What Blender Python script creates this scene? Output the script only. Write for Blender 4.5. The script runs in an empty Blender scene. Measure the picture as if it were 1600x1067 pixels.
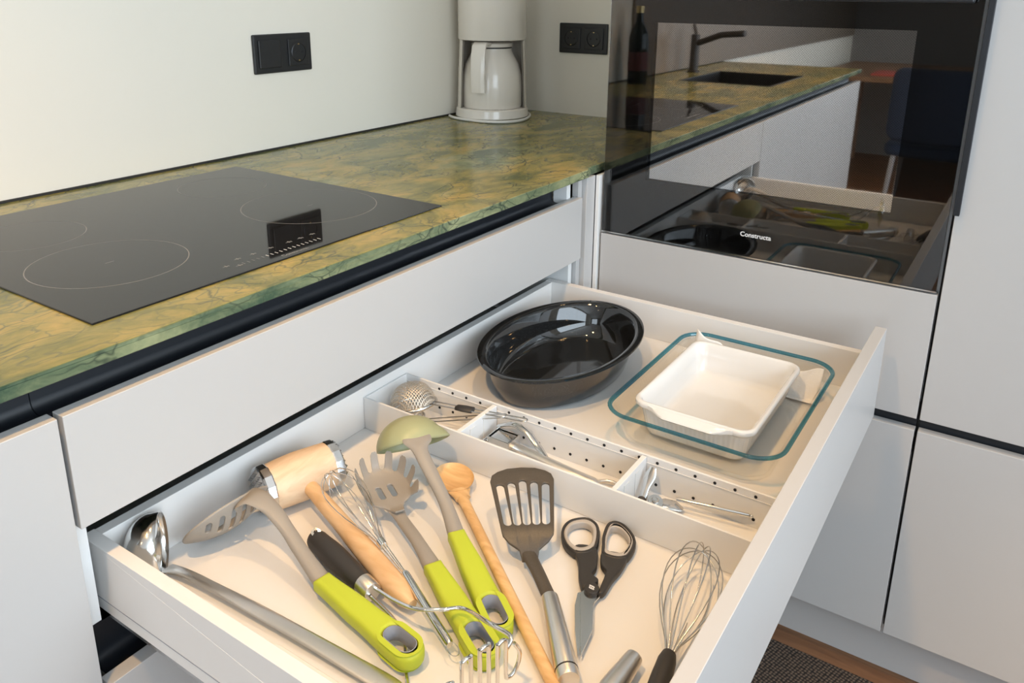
import bpy, bmesh, math, random
from mathutils import Vector, Matrix
random.seed(7)
S = bpy.context.scene
COL = S.collection
PI = math.pi

# ------------------------------------------------------------------ camera
cam_d = bpy.data.cameras.new('camera'); cam = bpy.data.objects.new('camera', cam_d); COL.objects.link(cam)
cam_d.sensor_width = 36.0; cam_d.lens = 1257.67 / 1600 * 36.0
cam_d.shift_y = -(533.5 - 360.3) / 1600.0
cam_d.clip_start = 0.02
R_ = Vector((0.552267, -0.83362913, 0.0079777)); U_ = Vector((0.23580959, 0.16538468, 0.95762297)); F_ = Vector((0.79962179, 0.52698234, -0.28791424))
M_ = Matrix((R_, U_, -F_)).transposed().to_4x4(); M_.translation = Vector((-0.3373, -0.7408, 1.2967))
cam.matrix_world = M_
S.camera = cam

# ------------------------------------------------------------------ world, light, exposure
w = bpy.data.worlds.new('world'); S.world = w; w.use_nodes = True
w.node_tree.nodes['Background'].inputs[0].default_value = (0.70, 0.82, 1.0, 1); w.node_tree.nodes['Background'].inputs[1].default_value = 1.0
S.view_settings.view_transform = 'Standard'; S.view_settings.look = 'None'
S.view_settings.gamma = 1.0; S.view_settings.use_curve_mapping = False
S.view_settings.exposure = 0.0
S.cycles.transparent_max_bounces = 32
WINDOW_W = 74; WINDOW_COL = (0.77, 0.895, 1.0)
SIDE_W = 28
SPOT_W = 72; SPOT_COL = (1.0, 0.595, 0.235)
def area(name, loc, rot, sx, sy, watts, col):
    l = bpy.data.lights.new(name, 'AREA'); l.shape = 'RECTANGLE'; l.size = sx; l.size_y = sy; l.energy = watts; l.color = col
    o = bpy.data.objects.new(name, l); COL.objects.link(o); o.location = loc; o.rotation_euler = rot; return o
area('window_daylight', (-0.6, -2.36, 1.62), (PI / 2, 0, 0), 3.0, 1.3, WINDOW_W, WINDOW_COL)          # emits towards +y, into the room
area('side_window_daylight', (-4.56, -1.4, 1.45), (PI / 2, 0, -PI / 2), 1.5, 1.5, SIDE_W, WINDOW_COL)  # emits towards +x

# ------------------------------------------------------------------ key dimensions
CX1 = 1.0435            # right end of the drawer cabinet
ZC = 0.9515; ZCB = 0.9342
ZT, ZB = 0.8976, 0.7697  # closed front
ZF = 0.6534             # open drawer's floor
ZR = 0.7219             # open drawer's rim
YW, XR = 0.6655, 1.6953
XO = 1.1065             # front plane of the tall units
CEIL = 2.42

# ------------------------------------------------------------------ materials
def nm(name):
    m = bpy.data.materials.new(name); m.use_nodes = True
    nt = m.node_tree; return m, nt, nt.nodes['Principled BSDF']
def setp(b, **k):
    for a, v in k.items(): b.inputs[a.replace('_', ' ')].default_value = v
def mat(name, col, rough=0.5, metal=0.0, ior=1.5, noise=0.0, nscale=40.0, bump=0.0, bscale=200.0, coat=0.0, stretch=None):
    m, nt, b = nm(name)
    c = (*col, 1); setp(b, Base_Color=c, Roughness=rough, Metallic=metal, IOR=ior)
    b.inputs['Coat Weight'].default_value = coat
    tc = nt.nodes.new('ShaderNodeTexCoord'); mp = nt.nodes.new('ShaderNodeMapping'); nt.links.new(tc.outputs['Object'], mp.inputs[0])
    if stretch: mp.inputs['Scale'].default_value = stretch
    n = nt.nodes.new('ShaderNodeTexNoise'); n.inputs['Scale'].default_value = nscale; n.inputs['Detail'].default_value = 4
    nt.links.new(mp.outputs[0], n.inputs['Vector'])
    mx = nt.nodes.new('ShaderNodeMix'); mx.data_type = 'RGBA'
    mx.inputs[6].default_value = tuple(max(0, x * (1 - noise)) for x in col) + (1,); mx.inputs[7].default_value = tuple(min(1, x * (1 + noise)) for x in col) + (1,)
    nt.links.new(n.outputs[0], mx.inputs[0]); nt.links.new(mx.outputs[2], b.inputs['Base Color'])
    if bump:
        n2 = nt.nodes.new('ShaderNodeTexNoise'); n2.inputs['Scale'].default_value = bscale; nt.links.new(mp.outputs[0], n2.inputs['Vector'])
        bp = nt.nodes.new('ShaderNodeBump'); bp.inputs['Strength'].default_value = bump; bp.inputs['Distance'].default_value = 0.001
        nt.links.new(n2.outputs[0], bp.inputs['Height']); nt.links.new(bp.outputs[0], b.inputs['Normal'])
    return m
M = {}
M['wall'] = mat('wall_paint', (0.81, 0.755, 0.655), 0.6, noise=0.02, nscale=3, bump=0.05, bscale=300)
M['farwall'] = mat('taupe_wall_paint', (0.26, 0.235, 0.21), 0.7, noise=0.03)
M['panel'] = mat('greige_wall_panel', (0.20, 0.155, 0.115), 0.5, noise=0.06)
M['ceiling'] = mat('ceiling_paint', (0.82, 0.82, 0.80), 0.8, noise=0.02)
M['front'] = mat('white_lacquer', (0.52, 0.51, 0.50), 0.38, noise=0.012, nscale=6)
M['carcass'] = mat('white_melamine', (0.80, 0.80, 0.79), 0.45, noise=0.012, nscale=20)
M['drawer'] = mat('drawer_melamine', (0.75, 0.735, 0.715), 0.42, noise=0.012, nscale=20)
M['tray'] = mat('tray_white_steel', (0.74, 0.735, 0.725), 0.40, noise=0.01)
M['hole'] = mat('hole_dark', (0.01, 0.01, 0.012), 0.8, noise=0.05)
M['channel'] = mat('black_anodised', (0.010, 0.012, 0.016), 0.45, noise=0.05)
M['cooktop'] = mat('black_ceramic_glass', (0.010, 0.010, 0.011), 0.035, ior=1.40, noise=0.1)
M['print'] = mat('grey_print', (0.20, 0.20, 0.20), 0.5, noise=0.05)
M['socket'] = mat('black_socket_plastic', (0.018, 0.018, 0.019), 0.42, noise=0.08)
M['socketdark'] = mat('black_socket_recess', (0.006, 0.006, 0.007), 0.4, noise=0.05)
M['brass'] = mat('brass_contact', (0.8, 0.6, 0.3), 0.3, metal=1.0, noise=0.05)
M['cream'] = mat('cream_plastic', (0.78, 0.715, 0.63), 0.22, noise=0.015, coat=0.3)
M['cream2'] = mat('cream_cord', (0.76, 0.72, 0.66), 0.4, noise=0.015)
M['darkgap'] = mat('dark_gap', (0.02, 0.018, 0.016), 0.6, noise=0.1)
M['steel'] = mat('polished_steel', (0.72, 0.71, 0.69), 0.16, metal=1.0, noise=0.03, nscale=30)
M['brushed'] = mat('brushed_steel', (0.76, 0.73, 0.69), 0.34, metal=1.0, noise=0.06, nscale=60, bump=0.06, bscale=400)
M['wire'] = mat('steel_wire', (0.62, 0.60, 0.57), 0.18, metal=1.0, noise=0.02)
M['chromewire'] = mat('chrome_wire', (0.78, 0.76, 0.73), 0.10, metal=1.0, noise=0.02)
M['castmetal'] = mat('cast_aluminium', (0.66, 0.66, 0.66), 0.24, metal=1.0, noise=0.1, nscale=90)
M['taupe'] = mat('taupe_nylon', (0.30, 0.265, 0.225), 0.42, noise=0.02, bump=0.05, bscale=500)
M['olive'] = mat('olive_nylon', (0.34, 0.345, 0.185), 0.40, noise=0.02, bump=0.05, bscale=500)
M['lime'] = mat('lime_soft_grip', (0.47, 0.54, 0.032), 0.5, noise=0.015)
M['greygrip'] = mat('grey_liner', (0.27, 0.28, 0.31), 0.5, noise=0.02)
M['blackgrip'] = mat('black_rubber_grip', (0.030, 0.027, 0.025), 0.5, noise=0.08, bump=0.05)
M['blacknylon'] = mat('black_nylon', (0.075, 0.060, 0.045), 0.40, noise=0.22, nscale=500, bump=0.12, bscale=900)
M['scgrey'] = mat('scissor_grey_lining', (0.42, 0.38, 0.34), 0.5, noise=0.02)
M['whiteprint'] = mat('white_print', (0.75, 0.75, 0.75), 0.5, noise=0.01)
M['enamel'] = None
M['ceramic'] = mat('white_stoneware', (0.74, 0.735, 0.72), 0.14, noise=0.008, coat=0.4)
M['paper'] = mat('kitchen_paper', (0.82, 0.81, 0.79), 0.9, noise=0.02, bump=0.5, bscale=260)
M['plasticwhite'] = mat('white_soft_plastic', (0.80, 0.77, 0.72), 0.45, noise=0.01)
M['bluefabric'] = mat('blue_chair_fabric', (0.028, 0.042, 0.075), 0.9, noise=0.15, nscale=300, bump=0.3, bscale=600)
M['greymetal'] = mat('grey_leg_metal', (0.45, 0.45, 0.46), 0.4, metal=0.6, noise=0.03)
M['bottle'] = mat('dark_bottle_glass', (0.006, 0.010, 0.006), 0.05, noise=0.1)
M['labelred'] = mat('dark_red_label', (0.10, 0.02, 0.02), 0.5, noise=0.1)
M['magazine'] = mat('red_magazine', (0.55, 0.10, 0.07), 0.4, noise=0.3, nscale=12)
M['pagewhite'] = mat('paper_white', (0.8, 0.78, 0.74), 0.6, noise=0.02)
M['lampbody'] = mat('lamp_white', (0.8, 0.8, 0.8), 0.4, noise=0.01)
M['sinkblack'] = mat('black_granite_sink', (0.012, 0.012, 0.013), 0.4, noise=0.3, nscale=400)

def wood(name, a, b_, rough=0.5, scale=(2.0, 22.0, 22.0), rot=0.0, ns=6.0):
    m, nt, b = nm(name)
    tc = nt.nodes.new('ShaderNodeTexCoord'); mp = nt.nodes.new('ShaderNodeMapping'); mp.inputs['Scale'].default_value = scale; mp.inputs['Rotation'].default_value = (0, 0, rot)
    nt.links.new(tc.outputs['Object'], mp.inputs[0])
    n = nt.nodes.new('ShaderNodeTexNoise'); n.inputs['Scale'].default_value = ns; n.inputs['Detail'].default_value = 6; n.inputs['Distortion'].default_value = 0.6
    nt.links.new(mp.outputs[0], n.inputs['Vector'])
    cr = nt.nodes.new('ShaderNodeValToRGB'); cr.color_ramp.elements[0].color = (*a, 1); cr.color_ramp.elements[0].position = 0.32
    cr.color_ramp.elements[1].color = (*b_, 1); cr.color_ramp.elements[1].position = 0.68
    nt.links.new(n.outputs[0], cr.inputs[0]); nt.links.new(cr.outputs[0], b.inputs['Base Color']); b.inputs['Roughness'].default_value = rough
    return m
M['beech'] = wood('beech_wood', (0.60, 0.36, 0.17), (0.74, 0.49, 0.27), 0.5, scale=(14, 2.5, 14), rot=0.32)
M['beechhead'] = wood('beech_wood_head', (0.63, 0.44, 0.28), (0.74, 0.56, 0.38), 0.5, scale=(3, 16, 16), rot=0.3)
M['spoonwood'] = wood('spoon_wood', (0.62, 0.36, 0.15), (0.80, 0.52, 0.25), 0.5, scale=(16, 3, 16), rot=-0.64)
M['floorwood'] = wood('brown_floor_wood', (0.12, 0.052, 0.022), (0.26, 0.125, 0.056), 0.4, scale=(10, 1.0, 10), ns=5)
M['tablewood'] = wood('brown_table_wood', (0.20, 0.10, 0.05), (0.33, 0.18, 0.09), 0.4, scale=(8, 1.0, 8), ns=4)

# speckled enamel of the roaster
m, nt, b = nm('speckled_enamel'); setp(b, Roughness=0.06, IOR=1.6); b.inputs['Coat Weight'].default_value = 0.3
tc = nt.nodes.new('ShaderNodeTexCoord'); v = nt.nodes.new('ShaderNodeTexNoise'); v.inputs['Scale'].default_value = 900; nt.links.new(tc.outputs['Object'], v.inputs['Vector'])
cr = nt.nodes.new('ShaderNodeValToRGB'); cr.color_ramp.elements[0].position = 0.62; cr.color_ramp.elements[0].color = (0.010, 0.011, 0.012, 1)
cr.color_ramp.elements[1].position = 0.75; cr.color_ramp.elements[1].color = (0.07, 0.075, 0.08, 1)
nt.links.new(v.outputs[0], cr.inputs[0]); nt.links.new(cr.outputs[0], b.inputs['Base Color']); M['enamel'] = m

# stone worktop: ochre to sea green with dark veins
def stone_mat():
    m, nt, b = nm('green_quartzite'); N = nt.nodes.new; L = nt.links.new
    tc = N('ShaderNodeTexCoord')
    mp = N('ShaderNodeMapping'); L(tc.outputs['Object'], mp.inputs[0]); mp.inputs['Rotation'].default_value = (0, 0, 0.35); mp.inputs['Scale'].default_value = (1.0, 1.7, 1.7)
    wv = N('ShaderNodeTexNoise'); wv.inputs['Scale'].default_value = 3.5; wv.inputs['Detail'].default_value = 5; L(mp.outputs[0], wv.inputs['Vector'])
    def math_(op, a, bb=None):
        n = N('ShaderNodeMath'); n.operation = op
        for i, s in enumerate((a, bb)):
            if s is None: continue
            if isinstance(s, (int, float)): n.inputs[i].default_value = s
            else: L(s, n.inputs[i])
        return n.outputs[0]
    vm = N('ShaderNodeVectorMath'); vm.operation = 'MULTIPLY_ADD'; L(wv.outputs['Color'], vm.inputs[0]); vm.inputs[1].default_value = (0.28, 0.28, 0.28); L(mp.outputs[0], vm.inputs[2])
    n1 = N('ShaderNodeTexNoise'); n1.inputs['Scale'].default_value = 7; n1.inputs['Detail'].default_value = 12; n1.inputs['Roughness'].default_value = 0.66; L(vm.outputs[0], n1.inputs['Vector'])
    cr = N('ShaderNodeValToRGB'); e = cr.color_ramp.elements
    e[0].position = 0.30; e[0].color = (0.075, 0.095, 0.038, 1); e[1].position = 0.74; e[1].color = (0.56, 0.41, 0.15, 1)
    for pos, c in ((0.40, (0.135, 0.145, 0.050)), (0.47, (0.23, 0.205, 0.062)), (0.55, (0.335, 0.27, 0.080)), (0.64, (0.43, 0.31, 0.095))):
        x = e.new(pos); x.color = (*c, 1)
    L(n1.outputs[0], cr.inputs[0])
    # veins
    def vein(scale, width, dist):
        vv = N('ShaderNodeVectorMath'); vv.operation = 'MULTIPLY_ADD'; L(wv.outputs['Color'], vv.inputs[0]); vv.inputs[1].default_value = (dist,) * 3; L(mp.outputs[0], vv.inputs[2])
        vo = N('ShaderNodeTexVoronoi'); vo.feature = 'DISTANCE_TO_EDGE'; vo.inputs['Scale'].default_value = scale; L(vv.outputs[0], vo.inputs['Vector'])
        mr = N('ShaderNodeMapRange'); mr.inputs[1].default_value = 0.0; mr.inputs[2].default_value = width; mr.inputs[3].default_value = 1.0; mr.inputs[4].default_value = 0.0
        L(vo.outputs['Distance'], mr.inputs[0]); return mr.outputs[0]
    nb = N('ShaderNodeTexNoise'); nb.inputs['Scale'].default_value = 9; nb.inputs['Detail'].default_value = 3; L(mp.outputs[0], nb.inputs['Vector'])
    brk = N('ShaderNodeMapRange'); brk.inputs[1].default_value = 0.36; brk.inputs[2].default_value = 0.56; L(nb.outputs[0], brk.inputs[0])
    v1 = math_('MULTIPLY', vein(8, 0.030, 0.40), brk.outputs[0]); v2 = math_('MULTIPLY', vein(26, 0.055, 0.30), brk.outputs[0])
    mx = N('ShaderNodeMix'); mx.data_type = 'RGBA'; L(math_('MULTIPLY', v1, 0.85), mx.inputs[0]); L(cr.outputs[0], mx.inputs[6]); mx.inputs[7].default_value = (0.045, 0.065, 0.05, 1)
    mx2 = N('ShaderNodeMix'); mx2.data_type = 'RGBA'; L(math_('MULTIPLY', v2, 0.65), mx2.inputs[0]); L(mx.outputs[2], mx2.inputs[6]); mx2.inputs[7].default_value = (0.07, 0.10, 0.075, 1)
    # pale green clouds
    n3 = N('ShaderNodeTexNoise'); n3.inputs['Scale'].default_value = 4.3; n3.inputs['Detail'].default_value = 6; L(vm.outputs[0], n3.inputs['Vector']); 
    gm = N('ShaderNodeMapRange'); gm.inputs[1].default_value = 0.50; gm.inputs[2].default_value = 0.68; gm.inputs[4].default_value = 0.40; L(n3.outputs[0], gm.inputs[0])
    mx3 = N('ShaderNodeMix'); mx3.data_type = 'RGBA'; L(gm.outputs[0], mx3.inputs[0]); L(mx2.outputs[2], mx3.inputs[6]); mx3.inputs[7].default_value = (0.22, 0.23, 0.11, 1)
    # the lower bed of the slab is sea green: seen along the sawn front edge
    sx = N('ShaderNodeSeparateXYZ'); L(tc.outputs['Object'], sx.inputs[0])
    zz = math_('ADD', sx.outputs[2], math_('MULTIPLY', n3.outputs[0], 0.010))
    bed = N('ShaderNodeMapRange'); bed.inputs[1].default_value = 0.0218; bed.inputs[2].default_value = 0.0200; bed.inputs[3].default_value = 0.0; bed.inputs[4].default_value = 0.80; L(zz, bed.inputs[0])
    gc = N('ShaderNodeValToRGB'); gc.color_ramp.elements[0].position = 0.35; gc.color_ramp.elements[0].color = (0.035, 0.08, 0.06, 1); gc.color_ramp.elements[1].position = 0.70; gc.color_ramp.elements[1].color = (0.34, 0.40, 0.24, 1); L(n1.outputs[0], gc.inputs[0])
    gv = N('ShaderNodeMix'); gv.data_type = 'RGBA'; L(math_('MAXIMUM', math_('MULTIPLY', v1, 0.9), math_('MULTIPLY', v2, 0.75)), gv.inputs[0]); L(gc.outputs[0], gv.inputs[6]); gv.inputs[7].default_value = (0.02, 0.035, 0.03, 1)
    mx4 = N('ShaderNodeMix'); mx4.data_type = 'RGBA'; L(bed.outputs[0], mx4.inputs[0]); L(mx3.outputs[2], mx4.inputs[6]); L(gv.outputs[2], mx4.inputs[7])
    L(mx4.outputs[2], b.inputs['Base Color']); b.inputs['Roughness'].default_value = 0.20; b.inputs['IOR'].default_value = 1.34
    bp = N('ShaderNodeBump'); bp.inputs['Strength'].default_value = 0.06; bp.inputs['Distance'].default_value = 0.001; L(n1.outputs[0], bp.inputs['Height']); L(bp.outputs[0], b.inputs['Normal'])
    return m
M['stone'] = stone_mat()

def glassy(name, tint, ior=1.5, rough=0.02, extra=0.0):
    # thin glass: Fresnel reflection over tinted see-through
    m = bpy.data.materials.new(name); m.use_nodes = True; nt = m.node_tree; nt.nodes.remove(nt.nodes['Principled BSDF']); out = nt.nodes['Material Output']
    tr = nt.nodes.new('ShaderNodeBsdfTransparent'); tr.inputs[0].default_value = (*tint, 1)
    gl = nt.nodes.new('ShaderNodeBsdfGlossy'); gl.inputs['Roughness'].default_value = rough; gl.inputs['Color'].default_value = (1, 1, 1, 1)
    f0 = ((ior - 1) / (ior + 1)) ** 2 + extra
    lw = nt.nodes.new('ShaderNodeLayerWeight'); lw.inputs['Blend'].default_value = 0.5
    pw = nt.nodes.new('ShaderNodeMath'); pw.operation = 'POWER'; pw.inputs[1].default_value = 5.0; nt.links.new(lw.outputs['Facing'], pw.inputs[0])
    ad = nt.nodes.new('ShaderNodeMath'); ad.operation = 'MULTIPLY_ADD'; ad.use_clamp = True; ad.inputs[1].default_value = 1 - f0; ad.inputs[2].default_value = f0; nt.links.new(pw.outputs[0], ad.inputs[0])
    mx = nt.nodes.new('ShaderNodeMixShader'); nt.links.new(ad.outputs[0], mx.inputs[0]); nt.links.new(tr.outputs[0], mx.inputs[1]); nt.links.new(gl.outputs[0], mx.inputs[2])
    nt.links.new(mx.outputs[0], out.inputs[0]); return m
M['glass'] = glassy('clear_oven_glass', (0.975, 0.972, 0.958), 1.45)
M['tealglass'] = glassy('teal_glass_rim', (0.30, 0.60, 0.71), 1.6, extra=0.02)
M['ovenglass'] = glassy('oven_front_glass', (0.97, 0.97, 0.97), 1.45, extra=0.022)
# inner pane: mirror-like coating with a fine dot print
m = glassy('oven_inner_pane', (0.12, 0.11, 0.10), 1.5, extra=0.60); M['ovenpane'] = m
nt = m.node_tree; tc = nt.nodes.new('ShaderNodeTexCoord'); vo = nt.nodes.new('ShaderNodeTexVoronoi'); vo.inputs['Scale'].default_value = 330; vo.inputs['Randomness'].default_value = 0.0
mp = nt.nodes.new('ShaderNodeMapping'); mp.inputs['Rotation'].default_value = (PI / 4, 0, 0); nt.links.new(tc.outputs['Object'], mp.inputs[0]); nt.links.new(mp.outputs[0], vo.inputs['Vector'])
mr = nt.nodes.new('ShaderNodeMapRange'); mr.inputs[1].default_value = 0.25; mr.inputs[2].default_value = 0.45; mr.inputs[3].default_value = 0.62; mr.inputs[4].default_value = 1.0; nt.links.new(vo.outputs['Distance'], mr.inputs[0])
gl = [n for n in nt.nodes if n.type == 'BSDF_GLOSSY'][0]; nt.links.new(mr.outputs[0], gl.inputs['Color'])
M['windowglass'] = glassy('window_glass', (0.97, 0.98, 0.97), 1.45)
M['ovenblack'] = mat('oven_black_print', (0.003, 0.003, 0.003), 0.9, noise=0.1)
M['ovenblack'].node_tree.nodes['Principled BSDF'].inputs['Specular IOR Level'].default_value = 0.0
M['ovencavity'] = mat('oven_cavity_enamel', (0.02, 0.02, 0.022), 0.3, noise=0.2, nscale=200)

# strainer mesh: woven wire see-through
m = glassy('fine_steel_mesh', (1, 1, 1), 1.5); M['mesh'] = m; nt = m.node_tree
gl = [n for n in nt.nodes if n.type == 'BSDF_GLOSSY'][0]; gl.inputs['Color'].default_value = (0.70, 0.64, 0.55, 1); gl.inputs['Roughness'].default_value = 0.65
tc = nt.nodes.new('ShaderNodeTexCoord'); wa = nt.nodes.new('ShaderNodeTexWave'); wa.inputs['Scale'].default_value = 95; wa.bands_direction = 'X'; wb = nt.nodes.new('ShaderNodeTexWave'); wb.inputs['Scale'].default_value = 95; wb.bands_direction = 'Y'
nt.links.new(tc.outputs['Object'], wa.inputs['Vector']); nt.links.new(tc.outputs['Object'], wb.inputs['Vector'])
mxm = nt.nodes.new('ShaderNodeMath'); mxm.operation = 'MAXIMUM'; nt.links.new(wa.outputs[1], mxm.inputs[0]); nt.links.new(wb.outputs[1], mxm.inputs[1])
gt = nt.nodes.new('ShaderNodeMath'); gt.operation = 'GREATER_THAN'; gt.inputs[1].default_value = 0.86; nt.links.new(mxm.outputs[0], gt.inputs[0])
mxs = [n for n in nt.nodes if n.type == 'MIX_SHADER'][0]; nt.links.new(gt.outputs[0], mxs.inputs[0])

# woven rug
m, nt, b = nm('woven_rug'); b.inputs['Roughness'].default_value = 0.95
tc = nt.nodes.new('ShaderNodeTexCoord'); mp = nt.nodes.new('ShaderNodeMapping'); mp.inputs['Rotation'].default_value = (0, 0, 0.3); nt.links.new(tc.outputs['Object'], mp.inputs[0])
vo = nt.nodes.new('ShaderNodeTexVoronoi'); vo.inputs['Scale'].default_value = 150; vo.inputs['Randomness'].default_value = 0.25; nt.links.new(mp.outputs[0], vo.inputs['Vector'])
cr = nt.nodes.new('ShaderNodeValToRGB'); cr.color_ramp.elements[0].color = (0.17, 0.12, 0.085, 1); cr.color_ramp.elements[0].position = 0.1; cr.color_ramp.elements[1].color = (0.012, 0.010, 0.009, 1); cr.color_ramp.elements[1].position = 0.55
nt.links.new(vo.outputs['Distance'], cr.inputs[0]); nt.links.new(cr.outputs[0], b.inputs['Base Color'])
bp = nt.nodes.new('ShaderNodeBump'); bp.invert = True; bp.inputs['Distance'].default_value = 0.003; nt.links.new(vo.outputs['Distance'], bp.inputs['Height']); nt.links.new(bp.outputs[0], b.inputs['Normal']); M['rug'] = m

# ------------------------------------------------------------------ mesh helpers
class B:
    """collects shapes in world coordinates; obj() links them as one mesh object"""
    def __init__(s): s.v = []; s.f = []
    def add(s, vs, fs):
        o = len(s.v); s.v += [Vector(x) for x in vs]; s.f += [tuple(i + o for i in f) for f in fs]; return s
    def box(s, x0, x1, y0, y1, z0, z1):
        return s.add([(x0, y0, z0), (x1, y0, z0), (x1, y1, z0), (x0, y1, z0), (x0, y0, z1), (x1, y0, z1), (x1, y1, z1), (x0, y1, z1)],
                     [(3, 2, 1, 0), (4, 5, 6, 7), (0, 1, 5, 4), (1, 2, 6, 5), (2, 3, 7, 6), (3, 0, 4, 7)])
    def loft(s, rings, cap0=True, cap1=True, closed=False):
        n = len(rings[0]); vs = [p for r in rings for p in r]; fs = []
        m = len(rings)
        for i in range(m if closed else m - 1):
            a = i * n; c = ((i + 1) % m) * n
            for j in range(n):
                k = (j + 1) % n; fs.append((a + j, a + k, c + k, c + j))
        if not closed:
            if cap0: fs.append(tuple(range(n - 1, -1, -1)))
            if cap1: fs.append(tuple((m - 1) * n + j for j in range(n)))
        return s.add(vs, fs)
    def tube(s, path, r, seg=8, closed=False, flat=None, up=None):
        path = [Vector(p) for p in path]; n = len(path); rings = []
        rr = r if isinstance(r, (list, tuple)) else [r] * n
        prev = None
        for i, p in enumerate(path):
            if closed: t = path[(i + 1) % n] - path[i - 1]
            else: t = path[min(i + 1, n - 1)] - path[max(i - 1, 0)]
            if t.length < 1e-9: t = Vector((1, 0, 0))
            t.normalize()
            if prev is None:
                a = Vector(up) if up else (Vector((0, 0, 1)) if abs(t.z) < 0.9 else Vector((1, 0, 0)))
            else: a = prev
            nrm = (a - t * a.dot(t))
            if nrm.length < 1e-6: nrm = t.orthogonal()
            nrm.normalize(); prev = nrm if not up else Vector(up); bi = t.cross(nrm)
            q = rr[i]; fa = (flat if flat else 1.0)
            rings.append([p + bi * (math.cos(2 * PI * k / seg) * q) + nrm * (math.sin(2 * PI * k / seg) * q * fa) for k in range(seg)])
        return s.loft(rings, closed=closed)
    def lathe(s, prof, org, axis=(0, 0, 1), seg=32, ref=None, a0=0.0, a1=None):
        """prof = [(radius, height along axis)]"""
        ax = Vector(axis).normalized(); u = (Vector(ref) if ref else ax.orthogonal()); u = (u - ax * u.dot(ax)).normalized(); w_ = ax.cross(u); o = Vector(org)
        full = a1 is None; k = seg if full else seg + 1; A1 = a0 + 2 * PI if full else a1
        vs = []; fs = []
        for r, h in prof:
            for j in range(k):
                t = a0 + (A1 - a0) * j / seg; vs.append(o + ax * h + u * (r * math.cos(t)) + w_ * (r * math.sin(t)))
        for i in range(len(prof) - 1):
            for j in range(seg):
                j2 = (j + 1) % k if full else j + 1
                fs.append((i * k + j, i * k + j2, (i + 1) * k + j2, (i + 1) * k + j))
        return s.add(vs, fs)
    def sphere(s, c, r, seg=16, rings=10, sc=(1, 1, 1)):
        pr = [(max(1e-5, r * math.sin(PI * i / rings)), -r * math.cos(PI * i / rings)) for i in range(rings + 1)]
        n0 = len(s.v); s.lathe(pr, (0, 0, 0), seg=seg)
        for i in range(n0, len(s.v)): q = s.v[i]; s.v[i] = Vector((c[0] + q.x * sc[0], c[1] + q.y * sc[1], c[2] + q.z * sc[2]))
        return s
    def xf(s, fn): s.v = [Vector(fn(v)) for v in s.v]; return s
    def obj(s, name, m, parent=None, smooth=None, bevel=0.0, bseg=2, solid=0.0, subd=0, org=None, merge=True):
        me = bpy.data.meshes.new(name)
        o = Vector(org) if org is not None else (Vector(parent['_w']) if parent is not None and '_w' in parent else Vector((0, 0, 0)))
        if parent is None and org is None:
            lo = Vector([min(v[i] for v in s.v) for i in range(3)]); hi = Vector([max(v[i] for v in s.v) for i in range(3)]); o = Vector(((lo.x + hi.x) / 2, (lo.y + hi.y) / 2, lo.z))
        bm = bmesh.new(); vv = [bm.verts.new(v - o) for v in s.v]
        for f in s.f:
            try: bm.faces.new([vv[i] for i in f])
            except ValueError: pass
        if merge: bmesh.ops.remove_doubles(bm, verts=bm.verts, dist=1e-6)
        bmesh.ops.recalc_face_normals(bm, faces=bm.faces)
        bm.to_mesh(me); bm.free()
        if smooth is not None:
            me.polygons.foreach_set('use_smooth', [True] * len(me.polygons)); me.set_sharp_from_angle(angle=math.radians(smooth))
        me.materials.append(M[m] if isinstance(m, str) else m)
        ob = bpy.data.objects.new(name, me); COL.objects.link(ob)
        if parent is not None: ob.parent = parent; ob['_w'] = tuple(parent['_w']) if '_w' in parent else (0, 0, 0)
        else: ob.location = o; ob['_w'] = tuple(o)
        if solid: md = ob.modifiers.new('solid', 'SOLIDIFY'); md.thickness = solid; md.offset = 0
        if subd: md = ob.modifiers.new('sub', 'SUBSURF'); md.levels = subd; md.render_levels = subd
        if bevel:
            md = ob.modifiers.new('bevel', 'BEVEL'); md.width = bevel; md.segments = bseg; md.limit_method = 'ANGLE'; md.angle_limit = math.radians(40)
        return ob
def tag(o, label, cat, group=None):
    o['label'] = label; o['category'] = cat
    if group: o['group'] = group
    return o
def thing(name, label, cat, loc, group=None):
    o = bpy.data.objects.new(name, None); o.empty_display_size = 0.02; COL.objects.link(o); o.location = loc; o['_w'] = tuple(loc); return tag(o, label, cat, group)
def struct(o): o['kind'] = 'structure'; return o
def V(*a): return Vector(a)
def lerp(a, b, t): return a + (b - a) * t
def smoothpath(pts, n=8):
    """Catmull-Rom through the points"""
    P_ = [Vector(p) for p in pts]; out = []
    for i in range(len(P_) - 1):
        p0 = P_[max(i - 1, 0)]; p1 = P_[i]; p2 = P_[i + 1]; p3 = P_[min(i + 2, len(P_) - 1)]
        for k in range(n):
            t = k / n; out.append(0.5 * ((2 * p1) + (p2 - p0) * t + (2 * p0 - 5 * p1 + 4 * p2 - p3) * t * t + (3 * p1 - p0 - 3 * p2 + p3) * t ** 3))
    out.append(P_[-1]); return out
def spline1(xs, ys, x):
    for i in range(len(xs) - 1):
        if x <= xs[i + 1]:
            t = (x - xs[i]) / (xs[i + 1] - xs[i]); t = t * t * (3 - 2 * t); return ys[i] + (ys[i + 1] - ys[i]) * t
    return ys[-1]
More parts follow.
